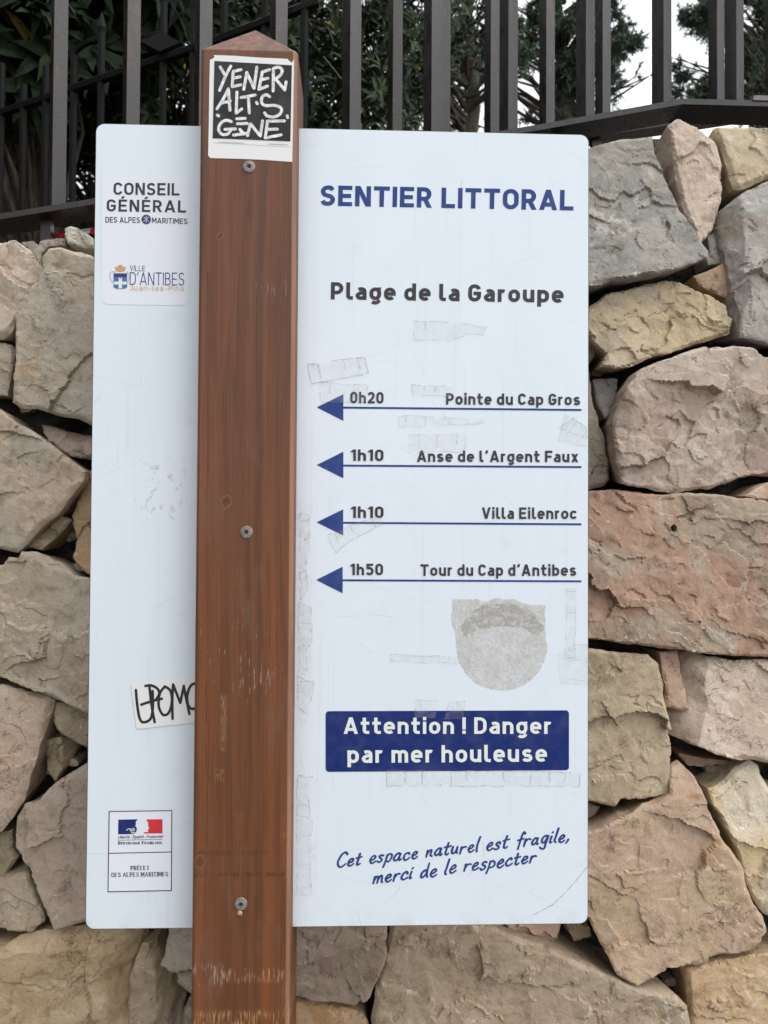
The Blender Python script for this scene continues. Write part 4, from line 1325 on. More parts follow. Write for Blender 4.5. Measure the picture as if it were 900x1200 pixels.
def text(s, a, b, cap, w, m, y, gap=0.17, slant=0.0, serif=False, small=(), parent=None, name='lettering', label=None):
    """one printed line: a = foot of the first letter, b = foot end of the last letter (photograph), laid on the plane y"""
    vs, fs, x = [], [], 0.0
    for i, ch in enumerate(s):
        sc = 0.78 if i in small else 1.0
        v, f, wd = glyph_tris(ch, w, serif)
        q = len(vs)
        vs += [(x + (w / 2 + px) * sc + slant * py * sc, py * sc) for px, py in v]
        fs += [tuple(k + q for k in t) for t in f]
        x += (wd + w) * sc + gap if ch != ' ' else .30
    x -= gap
    a, b = np.array(a, float), np.array(b, float)
    ex = (b - a) / x
    t = (b - a) / np.hypot(*(b - a))
    ey = np.array([t[1], -t[0]]) * cap
    P = [tuple(a + ex * p[0] + ey * p[1]) for p in vs]
    return mesh(name, to_plane(P, y), fs, m, parent or panel, None, False, label)

def handline(s, a, b, cap, w, m, y, rg):
    polys_all, x = [], 0.0
    vs, fs = [], []
    for ch in s:
        st, wd = hand(ch)
        polys = []
        dy = rg.normal(0, .025); k = 1 + rg.normal(0, .05)
        for pts in st:
            pts = [(px * k + rg.normal(0, .012), py * k + rg.normal(0, .012) + dy) for px, py in pts]
            polys += ribbon_quads(spl(pts, 5) if len(pts) > 2 else pts, w * (1 + rg.normal(0, .08)), w * .85, False, True)
        v, f = union(polys)
        q = len(vs)
        vs += [(x + px + .26 * py, py) for px, py in v]
        fs += [tuple(i + q for i in t) for t in f]
        x += wd + .16
    x -= .16
    a, b = np.array(a, float), np.array(b, float)
    ex = (b - a) / x
    t = (b - a) / np.hypot(*(b - a))
    ey = np.array([t[1], -t[0]]) * cap
    return mesh('handwriting', to_plane([tuple(a + ex * p[0] + ey * p[1]) for p in vs], y), fs, m, panel)

class Flat:
    """flat printed or stuck shapes given by their outlines, one mesh"""
    def __init__(self, y):
        self.y, self.mb = y, MB()
    def poly(self, pts, mi=0, lift=0.0):
        v, f = union([[np.array(p, float) for p in pts]])
        # outlines come in image orientation: flip so that the face looks at the viewer
        self.mb.add(to_plane(v, self.y - lift), [t[::-1] for t in f], mi)
        return self
    def strokes(self, lines, w, mi=0, lift=0.0, rnd=True):
        ps = []
        for l in lines:
            ps += ribbon_quads(spl(l, 5) if len(l) > 2 else l, w, None, False, rnd)
        v, f = union(ps)
        self.mb.add(to_plane(v, self.y - lift), [t[::-1] for t in f], mi)
        return self
    def build(self, name, mats, parent, label=None):
        return self.mb.build(name, mats, parent, False, label)

Y1, Y2, Y3, Y4 = -0.0003, -0.0006, -0.0009, -0.0012
# right-hand side of the panel
WB = 0.185
text('SENTIER LITTORAL', (375.2, 240.8), (672, 246.6), 23.8, .20, M_BLUE, Y1, .125)
text('Plage de la Garoupe', (387.6, 350.8), (660.4, 354.8), 20.2, .205, M_INK, Y1, .15)
rows = [('0h20', 'Pointe du Cap Gros', (410.4, 472.4), (449.4, 472.8), (522.8, 474), (680, 474.8), 13.4, (371.2, 477.2), 402.4, 462, 493.2, 477.6, 480.4, 681.4),
        ('1h10', 'Anse de l’Argent Faux', (411.2, 540), (449.4, 540.2), (488.8, 541.2), (678, 541.6), 13.4, (371.2, 544.8), 402.4, 529.2, 560.4, 545.6, 547.3, 681.4),
        ('1h10', 'Villa Eilenroc', (411.2, 606.8), (449.4, 607), (564.8, 608), (676, 608.2), 13.5, (371, 612), 402.2, 596.8, 627.6, 612.6, 614.4, 681.4),
        ('1h50', 'Tour du Cap d’Antibes', (410.6, 674), (448.9, 674), (492.8, 674.8), (675.4, 674.8), 13.5, (370.4, 679.6), 401.6, 664, 695.2, 680, 681.2, 681.4)]
for tm, nm, ta, tb, na, nb_, cap, tip, bx_, by0, by1, ly0, ly1, lx1 in rows:
    text(tm, ta, tb, cap, .195, M_INK, Y2, .14)
    text(nm, na, nb_, cap, .19, M_INK, Y2, .14)
    fl = Flat(Y1)
    fl.poly([tip, (bx_, by0), (bx_, ly0 - 1.15), (lx1, ly1 - 1.15), (lx1, ly1 + 1.15), (bx_, ly0 + 1.15), (bx_, by1)])
    fl.build('arrow', M_BLUE, panel)
def rr_px(x0, y0, x1, y1, x2, y2, x3, y3, r):
    """rounded four-cornered outline from its corners (clockwise in the photograph)"""
    c = [np.array(p, float) for p in ((x0, y0), (x1, y1), (x2, y2), (x3, y3))]
    out = []
    for i in range(4):
        p, a, b = c[i], c[i - 1], c[(i + 1) % 4]
        u, v = (a - p) / np.hypot(*(a - p)), (b - p) / np.hypot(*(b - p))
        o = p + (u + v) * r
        for k in range(6):
            t = rad(90 * k / 5)
            out.append(tuple(o - v * r * math.cos(t) - u * r * math.sin(t)))
    return out
Flat(Y1).poly(rr_px(381.6, 833.4, 666.8, 832.4, 666.8, 902.6, 381.6, 904.6, 4)).build('warning_banner', M_NAVY, panel)
text('Attention ! Danger', (402.8, 860), (646, 860), 19.4, .18, M_WHITEINK, Y2, .155)
text('par mer houleuse', (407.2, 894.2), (641, 892.6), 20.2, .18, M_WHITEINK, Y2, .155)
rgh = np.random.default_rng(11)
handline('Cet espace naturel est fragile,', (394.4, 1016.2), (666, 985.4), 15.2, .155, M_BLUE, Y1, rgh)
handline('merci de le respecter', (437.6, 1035.4), (627, 1010.6), 15.2, .155, M_BLUE, Y1, rgh)

# left-hand side: institution logos
Flat(Y1).poly(rr_px(119.4, 206, 221.6, 206.5, 220.4, 358, 118.6, 356.6, 9)).build('logo_patch', M_PATCH, panel)
text('CONSEIL', (133, 228), (210.4, 229), 14.2, .165, M_INK, Y2, .13)
text('GÉNÉRAL', (125, 247.5), (218, 249), 14.0, .165, M_INK, Y2, .18)
text('DES ALPES', (123.5, 260.6), (164, 261.2), 6.6, .14, M_INK, Y2, .13)
text('MARITIMES', (178, 261.4), (219.6, 262.6), 6.4, .14, M_INK, Y2, .11)
fl = Flat(Y2)
cir = lambda cx, cy, r, n=22: [(cx + r * math.cos(2 * math.pi * k / n), cy + r * math.sin(2 * math.pi * k / n)) for k in range(n)]
fl.poly(cir(171.3, 257, 5.6), 0).poly(cir(171.3, 257, 4.7), 1, .0002)
fl.strokes([[(168.5, 254.5), (171.3, 256.4), (174.1, 254.5)], [(171.3, 253), (171.3, 261)], [(168.4, 259.4), (171.3, 257.6), (174.2, 259.4)]], .8, 2, .0004)
fl.build('round_emblem', [M_PURPLE, M_BLUE, M_GREYINK], panel)
text('VILLE', (152, 317.2), (170, 317.8), 6.4, .09, M_BLUE, Y2, .13)
text('D\'ANTIBES', (152, 333.8), (215.8, 334.6), 15.0, .075, M_BLUE, Y2, .12)
text('Juan-les-Pins', (152, 339.8), (215.8, 340.6), 5.6, .11, M_YEL, Y3, .16)
fl = Flat(Y2)
fl.poly([(133, 320.2), (149, 320.2), (149, 336.6), (146.5, 338), (141, 338.6), (135.5, 338), (133, 336.6)], 0)
fl.poly([(133.6, 320.6), (148.4, 320.6), (148.4, 324.6), (133.6, 324.6)], 1, .0002)
fl.poly([(139, 325.2), (143, 325.2), (143, 330), (148.6, 330), (148.6, 333.4), (143, 333.4), (143, 338), (139, 338), (139, 333.4), (133.4, 333.4), (133.4, 330), (139, 330)], 2, .0002)
fl.strokes([[(137.6, 326.4), (138.8, 325)], [(140.4, 326.4), (141.6, 325)], [(143.4, 326.4), (144.4, 325)]], .9, 3, .0004)
fl.poly([(134.4, 312.2), (137, 313), (138.4, 311), (141, 310.2), (143.6, 311), (145, 313), (147.6, 312.2), (146, 317.6), (141, 318.4), (136, 317.6)], 4)
fl.strokes([[(132.4, 331), (129.6, 327), (128.8, 322), (131, 318.4), (135, 318.6)], [(149.6, 331), (151, 327), (151.2, 322), (149, 318.6)]], 1.3, 5)
fl.build('town_crest', [M_SKYB, M_BLUE, M_WHITEINK, M_RED, M_GOLD, M_GREYINK], panel)
# republic plate
fl = Flat(Y1)
fl.poly([(128, 951), (201.3, 950), (201, 1043.6), (126.6, 1045)], 0)
fl.strokes([[(128, 951), (201.3, 950)], [(201.3, 950), (200.8, 1043.6)], [(200.8, 1043.6), (126.6, 1045)], [(126.6, 1045), (128, 951)], [(127.4, 1000), (201, 998.4)]], 1.0, 1, .0002)
fl.poly([(138.6, 960.4), (161.6, 960.1), (159, 963.2), (159.4, 966), (158.4, 967.2), (160.6, 971), (159.6, 975), (157, 977), (152, 977.6), (138.4, 977.6)], 2, .0002)
fl.strokes([[(148.4, 973), (151, 971.2), (154, 971.8), (157, 970.6)], [(152.4, 972.6), (154, 974), (158, 972.2)], [(154, 976), (158, 975.2)]], .9, 0, .0004)
fl.poly([(172, 960.2), (190.4, 960), (190.4, 976.6), (169.4, 976.8), (168.2, 976), (170, 975), (173.6, 975.2), (173.4, 972.4), (174.8, 970.4), (173.6, 968), (173.6, 963.6), (171.8, 962)], 3, .0002)
fl.strokes([[(138.4, 984.6), (190.4, 983.6)]], .5, 1, .0002, False)
fl.build('state_plate', [M_PATCH, M_INK, M_NAVY, M_RED], panel)
text('Liberté • Égalité • Fraternité', (138.3, 982.6), (190.6, 981.9), 3.2, .18, M_INK, Y2, .12, .25)
text('RÉPUBLIQUE FRANÇAISE', (138.6, 989.6), (190.4, 989), 3.5, .19, M_INK, Y2, .13, 0, True, tuple(range(1, 10)) + tuple(range(12, 20)))
text('PRÉFET', (153.2, 1019.8), (175, 1019.4), 4.9, .15, M_INK, Y2, .17, 0, True)
text('DES ALPES MARITIMES', (130.6, 1027.8), (197.2, 1026.8), 5.0, .145, M_INK, Y2, .15, 0, True)

# old adhesive tape and glue left on the panel
rgt = np.random.default_rng(21)
def tape(pts, cracks=2, edge=1.0):
    fl = Flat(Y3)
    pts = [np.array(p, float) for p in pts]
    rag = []
    for i in range(len(pts)):
        a, b = pts[i], pts[(i + 1) % len(pts)]
        k = max(1, int(np.hypot(*(b - a)) / 9))
        for j in range(k):
            rag.append(tuple(a + (b - a) * j / k + rgt.normal(0, .55, 2)))
    fl.poly(rag, 0)
    n = len(rag)
    lines = []
    for i in range(n):
        if rgt.random() < .80:
            lines.append([rag[i], rag[(i + 1) % n]])
    A = np.array(pts)
    c0 = A.mean(0)
    ev = np.linalg.svd(A - c0)[2]
    u, v = ev[0], ev[1]
    hu = np.abs((A - c0) @ u).max()
    dense = np.array([a + (b - a) * t for a, b in zip(pts, pts[1:] + pts[:1]) for t in np.linspace(0, 1, 40)]) - c0
    for k in range(cracks):
        tt = -hu + 2 * hu * (k + .5 + rgt.uniform(-.35, .35)) / cracks
        near = dense[np.abs(dense @ u - tt) < hu * .08 + .6] @ v
        if len(near) < 2:
            continue
        lo_, hi_ = near.min(), near.max()
        e_ = lo_ + (hi_ - lo_) * rgt.uniform(.5, 1)
        w_ = lambda: rgt.normal(0, .8)
        lines.append([tuple(c0 + u * (tt + w_()) + v * lo_), tuple(c0 + u * (tt + w_()) + v * (lo_ + e_) / 2), tuple(c0 + u * (tt + w_()) + v * e_)])
    fl.strokes(lines, .62 * edge, 1, .0003, False)
    fl.build('tape_strip', [M_TAPE, M_TAPED], panel)
for pts, cr, ed in (([(484, 375), (528, 378), (570, 383), (568, 392), (550, 391), (525, 399), (485, 398)], 1, 1.0), ([(361, 427), (427, 418), (432, 437), (365, 450)], 3, 1.6),
                [[(374, 449), (430, 451), (430, 471), (376, 471)], 2, 1.0], [[(483, 451), (531, 453), (530, 465), (503, 463), (496, 465), (484, 463)], 2, 1.1],
                [[(467, 487), (520, 489), (568, 493), (567, 496), (468, 501)], 4, .9], [[(478, 509), (546, 509), (545, 529), (479, 530)], 3, .9],
                [[(662, 486), (687, 500), (688, 523), (654, 516)], 2, .8], [[(656, 502), (674, 489), (690, 505), (688, 514)], 2, .7], [[(383, 628), (415, 614), (445, 605), (449, 614), (412, 632), (394, 648)], 3, .9],
                [[(351, 600), (362, 603), (363, 640), (358, 662), (361, 690), (352, 704)], 4, 1.0], [[(350, 706), (365, 712), (366, 752), (359, 760), (360, 785), (350, 790)], 3, 1.0], [[(349, 792), (368, 800), (364, 822), (359, 836), (349, 830)], 2, 1.2], [[(348, 908), (367, 910), (360, 925), (364, 958), (348, 956)], 2, 1.2], [[(348, 960), (365, 960), (363, 1020), (366, 1048), (347, 1050)], 3, .8],
                [[(457, 767), (550, 770), (549, 778), (458, 775)], 3, .9], [[(664, 690), (675, 690), (674, 770), (663, 770)], 4, .8], [[(653, 768), (672, 755), (690, 756), (690, 802), (674, 802), (655, 801)], 2, .7],
                [[(453, 902.5), (520, 903.5), (600, 904), (680, 906), (680, 922), (600, 921), (453, 921)], 8, 1.3], [[(487, 821), (512, 821), (510, 842), (487, 840)], 1, .9],
                [[(527, 823), (545, 822), (543, 842), (520, 842)], 1, .8]):
    tape(pts, cr, ed)
# round sticker torn off, its glue left behind
n1 = VNoise(np.random.default_rng(8))
blob = [(530, 702), (552, 702), (566, 704), (585, 702), (606, 704), (639, 710), (639, 742)]
blob += [(588 + 53 * math.cos(rad(a)), 757 + 52 * math.sin(rad(a))) for a in range(0, 181, 8)] + [(533, 742), (529, 725)]
b2 = []
for i in range(len(blob)):
    a, b = np.array(blob[i]), np.array(blob[(i + 1) % len(blob)])
    for t in np.linspace(0, 1, 5)[:-1]:
        q = a + (b - a) * t
        b2.append(tuple(q + rgt.normal(0, .8 if q[1] < 745 else .4, 2)))
Flat(Y1).poly(b2).build('glue_residue', M_RES, panel)
fl = Flat(Y2)
arch = []
for a in range(200, 345, 5):
    arch.append((588 + 53 * math.cos(rad(a)) + rgt.normal(0, 1), 752 + 46 * math.sin(rad(a)) + rgt.normal(0, 1)))
for a in range(340, 200, -5):
    arch.append((588 + 47 * math.cos(rad(a)) + rgt.normal(0, 1.2), 757 + 24 * math.sin(rad(a)) + rgt.normal(0, .8)))
fl.poly(arch)
fl.build('glue_residue', M_RESD, panel)
fl = Flat(Y1)
fl.strokes([[(690, 1014), (668, 1040), (648, 1060), (645, 1061.5), (624, 1073)]], .8, 0, 0, False)
fl.build('scratch', M_TAPED, panel)
# stickers
fl = Flat(POST_FRONT - .0004)
fl.poly([(250, 64.4), (251.5, 66.2), (249.6, 68.5), (246, 70), (245.4, 95), (245, 120), (244.6, 150), (243.9, 182), (246.4, 185.2), (275, 186), (303, 187), (342.5, 189.8), (343.6, 130), (344.6, 69.6), (342, 73.4), (338.6, 71), (337, 69), (300, 67.2), (275, 65.4)], 0)
fl.poly([(251.3, 71.4), (342, 76.4), (340.3, 165.4), (249.2, 161.8)], 1, .0004)
Z = lambda *p: [(220 + x / 6, 20 + y / 6) for x, y in p]
L = [Z((228, 350), (258, 402)), Z((303, 345), (268, 410), (224, 515)), Z((318, 395), (313, 490)), Z((320, 382), (374, 370)), Z((318, 430), (368, 420)), Z((313, 490), (374, 476)),
     Z((415, 390), (394, 508)), Z((416, 392), (466, 500)), Z((466, 500), (486, 352)), Z((524, 388), (500, 508)), Z((524, 386), (576, 370)), Z((518, 440), (564, 430)), Z((500, 508), (560, 486)),
     Z((602, 366), (601, 520)), Z((602, 362), (640, 352), (664, 376), (648, 412), (606, 440)), Z((622, 440), (682, 512)), Z((682, 512), (692, 456)),
     Z((286, 505), (250, 575), (206, 645)), Z((286, 505), (297, 655)), Z((232, 606), (300, 590)), Z((346, 528), (340, 675)), Z((340, 675), (380, 646)), Z((375, 566), (474, 548)), Z((426, 562), (433, 674)),
     Z((484, 600), (490, 610)), Z((576, 560), (552, 546), (524, 562), (520, 602), (548, 622), (618, 622), (658, 644), (648, 682), (606, 702), (560, 696), (540, 674)), Z((208, 690), (217, 695)), Z((700, 695), (702, 706)),
     Z((306, 735), (268, 726), (230, 750), (217, 792), (242, 825), (282, 820), (306, 788)), Z((262, 790), (335, 786)), Z((345, 715), (404, 712)), Z((350, 750), (418, 748)), Z((366, 790), (395, 822)), Z((322, 830), (412, 818)),
     Z((440, 752), (420, 834)), Z((442, 752), (510, 836)), Z((510, 836), (526, 730)), Z((560, 732), (680, 730)), Z((560, 735), (545, 850)), Z((556, 790), (630, 788)), Z((546, 850), (656, 828))]
fl.strokes(L, 3.5, 2, .0008)
fl.strokes([Z((218, 878), (300, 880), (395, 884)), Z((570, 890), (705, 896))], .9, 3, .0004, False)
fl.strokes([Z((180, 880), (720, 912))], .4, 3, .0004, False)
fl.build('sticker', [M_STICKW, M_STICKB, M_MARKER, M_GREYINK], sign, 'white bordered black sticker with white marker lettering at the top of the post')
fl = Flat(Y3)
fl.poly([(153.9, 800.9), (226.5, 791.2), (236, 790), (236, 846), (226.5, 847), (161.2, 854.3), (160, 853.4), (153.4, 802.2)], 0)
Z = lambda *p: [(90 + x / 3.333, 700 + y / 3.333) for x, y in p]
fl.strokes([Z((231, 362), (236, 420), (246, 474), (262, 488), (288, 474), (297, 430), (296, 366)), Z((252, 419), (292, 406), (332, 396)), Z((268, 346), (290, 344), (314, 356), (322, 376), (308, 402)), Z((284, 352), (292, 420), (304, 487)),
            Z((344, 348), (324, 376), (320, 424), (336, 458), (358, 452), (371, 412), (366, 366), (344, 348)), Z((374, 474), (373, 400), (376, 340)), Z((376, 340), (404, 412)), Z((404, 412), (418, 346)), Z((418, 346), (428, 400), (440, 456)),
            Z((470, 334), (446, 344), (432, 380), (434, 418), (450, 436), (472, 428))], 3.1, 1, .0003)
fl.build('sticker', [M_STICKW, M_FELT], panel, 'white paper sticker with black handwritten tag on the left wing of the panel')
# ---------------------------------------------------------------- trees and shrubs behind the wall
GZ = 1.82
def at(px, y):
    p = hit(px, 100, y)
    return p.x

def leaf_faces(mb, base, d, up, L, Wd, fold=.25, bend=.2):
    """one lance-shaped leaf, folded along its midrib and arched"""
    d = d.normalized()
    s = d.cross(up)
    if s.length < 1e-4:
        s = Vector((1, 0, 0))
    s.normalize()
    n = s.cross(d)
    p1 = base + d * L * .35 + n * (bend * L * .14)
    p2 = base + d * L * .72 + n * (bend * L * .10)
    tip = base + d * L - n * (bend * L * .18)
    w1, w2 = Wd * .5, Wd * .40
    f = n * (fold * Wd)
    vs = [base, p1 + s * w1 + f, p1, p1 - s * w1 + f, p2 + s * w2 + f, p2, p2 - s * w2 + f, tip]
    mb.add(vs, [(0, 2, 1), (0, 3, 2), (1, 2, 5, 4), (2, 3, 6, 5), (4, 5, 7), (5, 6, 7)])

def rvec(r):
    while True:
        v = Vector((r.uniform(-1, 1), r.uniform(-1, 1), r.uniform(-1, 1)))
        if 0.05 < v.length < 1:
            return v.normalized()

def limbs_to(mb, tops, base, r, r0, trunk_h, sway=.12):
    """trunk and boughs: one stem splitting towards the given points"""
    b = Vector(base)
    fork = b + Vector((r.uniform(-.05, .05), r.uniform(-.05, .05), trunk_h))
    mid = (b + fork) / 2 + Vector((r.uniform(-.04, .04), r.uniform(-.04, .04), 0))
    mb.tube([b, mid, fork], [r0, r0 * .85, r0 * .75], 8)
    for t in tops:
        t = Vector(t)
        m = fork.lerp(t, .45) + Vector((r.uniform(-sway, sway), r.uniform(-sway, sway), r.uniform(0, sway)))
        mb.tube([fork, m, t], [r0 * .5, r0 * .3, r0 * .10], 6)

def broadleaf(name, label, cat, x, y, boxes, n_ros, L, Wd, m_leaf, m_bark, seed, r0=.045, group=None, per=8, trunk_h=.5, gz=GZ):
    """boxes: (cx, cy, cz, rx, ry, rz, share) ellipsoids that the rosettes fill, unevenly"""
    r = random.Random(seed)
    t = empty(name, (x, y, gz), label, cat, group)
    mb, bb = MB(), MB()
    tops = []
    for (cx, cy, cz, rx, ry, rz, sh) in boxes:
        k = int(n_ros * sh)
        tops += [(cx + r.uniform(-.5, .5) * rx, cy + r.uniform(-.4, .4) * ry, cz + r.uniform(-.3, .5) * rz) for _ in range(3)]
        for _ in range(k):
            v = rvec(r) * (r.random() ** .45)
            c = Vector((cx + v.x * rx, cy + v.y * ry, cz + v.z * rz))
            if noise.noise(c * 2.6 + Vector((seed, 0, 0))) < -.16:
                continue
            ax = (v + Vector((0, -.4, .5)) + rvec(r) * .6).normalized()
            a0 = rvec(r).cross(ax).normalized()
            a1 = ax.cross(a0)
            bb.tube([c - ax * .09, c], [.003, .002], 4, 0, False)
            for q in range(per):
                an = q * 2.4 + r.uniform(-.3, .3)
                tilt = r.uniform(.15, .75)
                d = (a0 * math.cos(an) + a1 * math.sin(an)) + ax * tilt
                leaf_faces(mb, c - ax * r.uniform(0, .05), d, ax, L * r.uniform(.65, 1.15), Wd * r.uniform(.8, 1.15), r.uniform(.05, .3), r.uniform(.1, 1.2))
    limbs_to(bb, tops, (x, y, gz - .02), r, r0, trunk_h)
    bb.build('trunk', m_bark, t, True)
    mb.build('crown', m_leaf, t)
    return t

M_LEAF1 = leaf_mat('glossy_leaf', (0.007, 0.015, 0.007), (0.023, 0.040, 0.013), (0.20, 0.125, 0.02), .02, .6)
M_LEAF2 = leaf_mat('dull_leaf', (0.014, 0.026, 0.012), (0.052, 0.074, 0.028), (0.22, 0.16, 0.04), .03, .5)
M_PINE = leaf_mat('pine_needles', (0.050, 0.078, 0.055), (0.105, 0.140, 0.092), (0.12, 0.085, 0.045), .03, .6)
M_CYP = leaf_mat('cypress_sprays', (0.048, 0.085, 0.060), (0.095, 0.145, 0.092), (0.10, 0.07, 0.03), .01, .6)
M_BARK = bark_mat('grey_bark', (0.035, 0.028, 0.022), (0.095, 0.08, 0.065))
M_FIBRE = bark_mat('palm_fibre', (0.060, 0.046, 0.034), (0.26, 0.205, 0.155), 160, 10)

# big-leaved shrub right behind the picket fence, far left
x = at(40, 1.95)
broadleaf('leafy_shrub', 'dark big leaved shrub at the far left behind the picket fence', 'shrub', x, 1.95,
          [(x - .10, 1.85, 3.10, .38, .28, .24, .5), (x + .05, 1.9, 3.40, .65, .30, .35, .5), (x - .40, 1.85, 3.2, .35, .3, .4, .3)], 330, .165, .038, M_LEAF1, M_BARK, 3, .03, per=9)
# second, over the middle of the picket fence
x = at(215, 2.3)
broadleaf('leafy_shrub', 'dense dark shrub with yellow leaves behind the sign post top', 'shrub', x, 2.3,
          [(x, 2.3, 3.25, .62, .35, .55, .6), (x + .15, 2.35, 2.75, .50, .3, .30, .35), (x - .25, 2.25, 3.45, .45, .3, .35, .3)], 800, .085, .021, M_LEAF1, M_BARK, 5, .03, per=8)
# lighter tree with narrow leaves, between post and middle
x = at(425, 2.9)
broadleaf('leafy_tree', 'narrow leaved green tree right of the post top', 'tree', x, 2.9,
          [(x - .20, 2.9, 3.25, .60, .45, .50, .55), (x + .05, 2.9, 3.85, .62, .45, .5, .5), (x - .3, 2.95, 2.7, .5, .4, .35, .35)], 850, .095, .016, M_LEAF2, M_BARK, 8, .04, per=8, trunk_h=.55)
# dense evergreen mass filling the depth of the left half
x = at(150, 5.2)
broadleaf('evergreen_tree', 'tall dark evergreen tree filling the depth of the garden at the left', 'tree', x, 5.2,
          [(x - .6, 5.2, 4.2, 1.9, 1.0, 1.4, .6), (x + .6, 5.3, 5.0, 1.7, 1.0, 1.3, .5), (x - .2, 5.4, 3.0, 2.2, .9, .9, .45), (x + 1.0, 5.4, 3.7, .9, .8, 1.1, .25)], 1900, .15, .042, M_LEAF1, M_BARK, 13, .11, per=8, trunk_h=1.0)

# palm with a shaggy fibrous trunk and dry hanging fronds
def palm(px, y, seed, r0, h, label, lean=0.0):
    r = random.Random(seed)
    x = at(px, y)
    t = empty('palm_tree', (x, y, GZ), label, 'palm tree', 'palms behind the picket fence')
    mb = MB()
    pts, rr = [], []
    for k in range(14):
        z = k / 13
        pts.append((x + lean * z + .01 * math.sin(k), y, GZ - .03 + h * z)); rr.append(r0 * (1.05 + .10 * math.sin(k * 2.1)))
    mb.tube(pts, rr, 16)
    mb.build('trunk', M_FIBRE, t, True)
    fb = MB()
    for _ in range(420):
        a = r.uniform(0, 2 * math.pi)
        z = r.uniform(.1, 1)
        c = Vector((x + lean * z + math.cos(a) * r0, y + math.sin(a) * r0, GZ + h * z))
        out = Vector((math.cos(a), math.sin(a), 0))
        L = r.uniform(.10, .38)
        d = (out * r.uniform(.05, .45) + Vector((r.uniform(-.35, .35), r.uniform(-.2, .2), -1))).normalized()
        w = r.uniform(.0015, .0055)
        q = c + d * L * .5 + out * .02
        e = c + d * L + Vector((0, 0, -.02))
        fb.tube([c, q, e], [w, w * .8, w * .3], 3, 0, False)
    fb.build('dry_fibres', M_FIBRE, t)
    cb = MB()
    top = Vector((x + lean, y, GZ + h))
    for k in range(15):
        a = k * 2.4
        out = Vector((math.cos(a), math.sin(a), 0))
        rib = [top + out * (.95 * s) + Vector((0, 0, .55 * s - .95 * s * s)) for s in np.linspace(0, 1, 9)]
        cb.tube(rib, [.012 * (1 - .8 * s) for s in np.linspace(0, 1, 9)], 4, 0, False)
        for j in range(1, 9):
            for sd in (-1, 1):
                for u in (0, .5):
                    c = rib[j] if u == 0 else rib[j - 1].lerp(rib[j], .5)
                    d = out.cross(Vector((0, 0, 1))) * sd + out * .6 + Vector((0, 0, -.35))
                    leaf_faces(cb, c, d, Vector((0, 0, 1)), .30, .022, .2, .4)
    cb.build('fronds', M_LEAF2, t)
palm(22, 2.35, 4, .115, 1.75, 'shaggy fibrous palm trunk at the left edge behind the black pickets')
palm(128, 2.75, 9, .13, 1.95, 'second fibrous palm trunk close to the top left corner of the sign', .10)

# conifers on the right, against the sky
def pine(name, label, x, y, h, boxes, n, seed, m, r0=.13, group='conifers beyond the fences', droop=0.0, L=.11, gap=.10):
    r = random.Random(seed)
    t = empty(name, (x, y, GZ), label, 'conifer', group)
    bb, mb = MB(), MB()
    base = Vector((x, y, GZ - .05))
    stem = [base + Vector((.10 * math.sin(k * 1.3 + seed), .05 * math.cos(k), h * k / 9)) for k in range(10)]
    bb.tube(stem, [r0 * (1 - .088 * k) for k in range(10)], 8)
    for (cx, cy, cz, rx, ry, rz, sh) in boxes:
        k = max(4, int(n * sh / 55))
        for _ in range(k):
            v = rvec(r) * (r.random() ** .5)
            end = Vector((cx + v.x * rx, cy + v.y * ry, cz + v.z * rz))
            f = min(.96, max(.12, (end.z - GZ - .5 * abs(end.x - x)) / h))
            s0 = base.lerp(stem[-1], f)
            m_ = s0.lerp(end, .5) + Vector((r.uniform(-.1, .1), r.uniform(-.1, .1), r.uniform(-.05, .18)))
            bb.tube([s0, m_, end], [.030, .018, .006], 5, 0, False)
            ln = (end - m_).length
            for q in range(55):
                tt = r.random() ** .6
                c = m_.lerp(end, tt)
                nz = noise.noise(c * 2.2 + Vector((seed, 0, 0))) + .6 * noise.noise(c * 5.5 + Vector((0, seed, 0)))
                if nz < gap:
                    continue
                side = rvec(r)
                c2 = c + side * r.uniform(.03, .30) * (1.15 - .6 * tt) + Vector((0, 0, -droop * r.random() * .3))
                bb.tube([c, c2], [.004, .0025], 3, 0, False)
                ax = (c2 - c).normalized() + (end - m_).normalized() * .5
                for w in range(26):
                    d = ax * r.uniform(.3, 1.2) + rvec(r) * 1.0
                    d.normalize()
                    b0 = c.lerp(c2, r.uniform(.35, 1.05))
                    s = d.cross(rvec(r)).normalized() * r.uniform(.0035, .0075)
                    ll = L * r.uniform(.45, 1.0) * .8
                    mb.add([b0 - s * .4, b0 + s * .4, b0 + d * ll * .6 + s, b0 + d * ll, b0 + d * ll * .6 - s], [(0, 1, 2, 3, 4)])
    bb.build('trunk', M_BARK, t, True)
    mb.build('crown', m, t)
    return t
def PZ(px, py, y):
    p = hit(px, py, y)
    return p.x, p.z
def boxes_px(lst, y):
    """crown clumps given where they show, at their own distance"""
    out = []
    k = (y - CAM.y) / F
    for (px, py, rx, ry, sh) in lst:
        x_, z_ = PZ(px, py, y)
        out.append((x_, y + random.uniform(-.5, .5), z_, rx * k, min(1.2, rx * k * .8), ry * k, sh))
    return out
y = 9.0
pine('pine_tree', 'bushy dark pine behind the fence bars, left of the bright sky gap', PZ(655, 60, y)[0], y, 9.5,
     boxes_px([(620, 40, 60, 50, .34), (668, 75, 42, 60, .32), (640, 130, 55, 35, .24), (695, 20, 30, 45, .2), (716, 75, 24, 28, .09), (650, -40, 80, 40, .3), (732, 112, 18, 14, .06), (735, 40, 22, 16, .06), (728, 80, 22, 12, .06), (560, 90, 50, 60, .2)], y), 3300, 21, M_PINE, .15)
y = 11.0
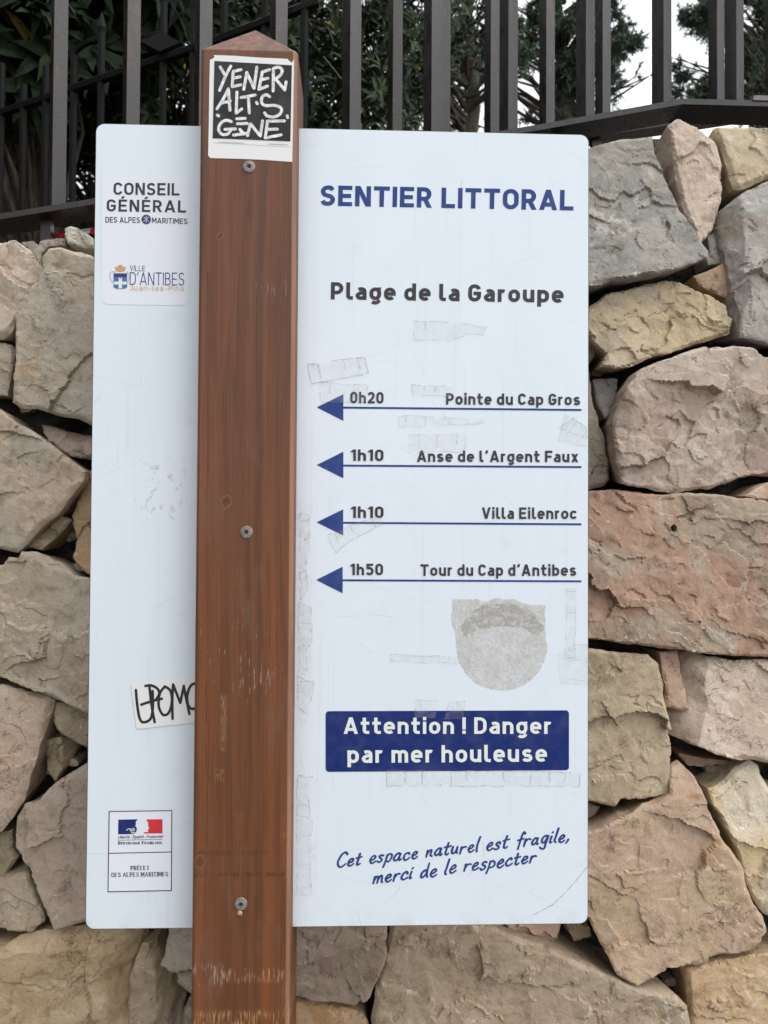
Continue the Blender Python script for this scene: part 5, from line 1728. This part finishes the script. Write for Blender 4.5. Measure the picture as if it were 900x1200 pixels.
pine('pine_tree', 'loose open pine at the right edge, right of the bright sky gap', PZ(905, 60, y)[0], y, 11.5,
     boxes_px([(815, 30, 28, 26, .14), (845, 75, 40, 30, .22), (880, 30, 36, 40, .36), (805, 78, 34, 16, .16), (812, 112, 34, 10, .14), (800, 30, 34, 18, .12), (790, 62, 26, 8, .05), (890, 100, 30, 28, .22), (935, 40, 40, 60, .35), (855, -30, 50, 30, .25)], y), 2900, 33, M_PINE, .15, L=.12, gap=.0)
y = 7.4
pine('cypress_tree', 'soft blue green cypress between the narrow leaved tree and the dark pine', PZ(545, 90, y)[0], y, 7.2,
     boxes_px([(540, 25, 45, 34, .30), (495, 60, 40, 50, .22), (545, 75, 36, 25, .2), (500, 125, 45, 30, .18), (590, 100, 26, 50, .15), (470, 100, 24, 40, .14), (555, -40, 60, 35, .25)], y), 2500, 45, M_CYP, .12, droop=.3, L=.085, gap=.15)
y = 15.0
pine('pine_tree', 'distant thin pine showing low behind the cypress', PZ(470, 90, y)[0], y, 13.0,
     boxes_px([(430, 60, 40, 60, .3), (480, 120, 40, 30, .2), (470, 20, 50, 40, .3), (530, 140, 50, 18, .15)], y), 1500, 57, M_PINE, .16, L=.15)

# unseen tree added to keep the sky off the fence bars' left flanks
x, y = -3.4, -1.2
broadleaf('added_shade_tree', 'round leafy tree, unseen, added at the left to shade the fence bars', 'tree', x, y,
          [(x, y, 1.9, 1.5, 1.5, 1.5, .5), (x - .3, y - .8, 3.4, 1.6, 1.6, 1.5, .5), (x + .2, y - 1.8, 2.4, 1.2, 1.2, 1.8, .3)], 1500, .24, .10, M_LEAF1, M_BARK, 77, .12, per=8, trunk_h=1.5, gz=0.0)

# unseen garden trees added at the left to darken the fence bars' left faces
for x, y, sd in ((-2.7, 1.5, 81), (-3.6, 3.2, 82)):
    broadleaf('evergreen_tree', ('unseen bushy evergreen added at the left to shade the fence bars, just inside the garden wall' if sd == 81 else 'unseen bushy evergreen added at the left to shade the fence bars, deeper in the garden'), 'tree', x, y,
              [(x, y, 3.0, .95, .8, 1.1, .6), (x - .2, y + .2, 4.3, 1.1, .9, 1.0, .5)], 900, .20, .08, M_LEAF1, M_BARK, sd, .09, per=8, trunk_h=.6)
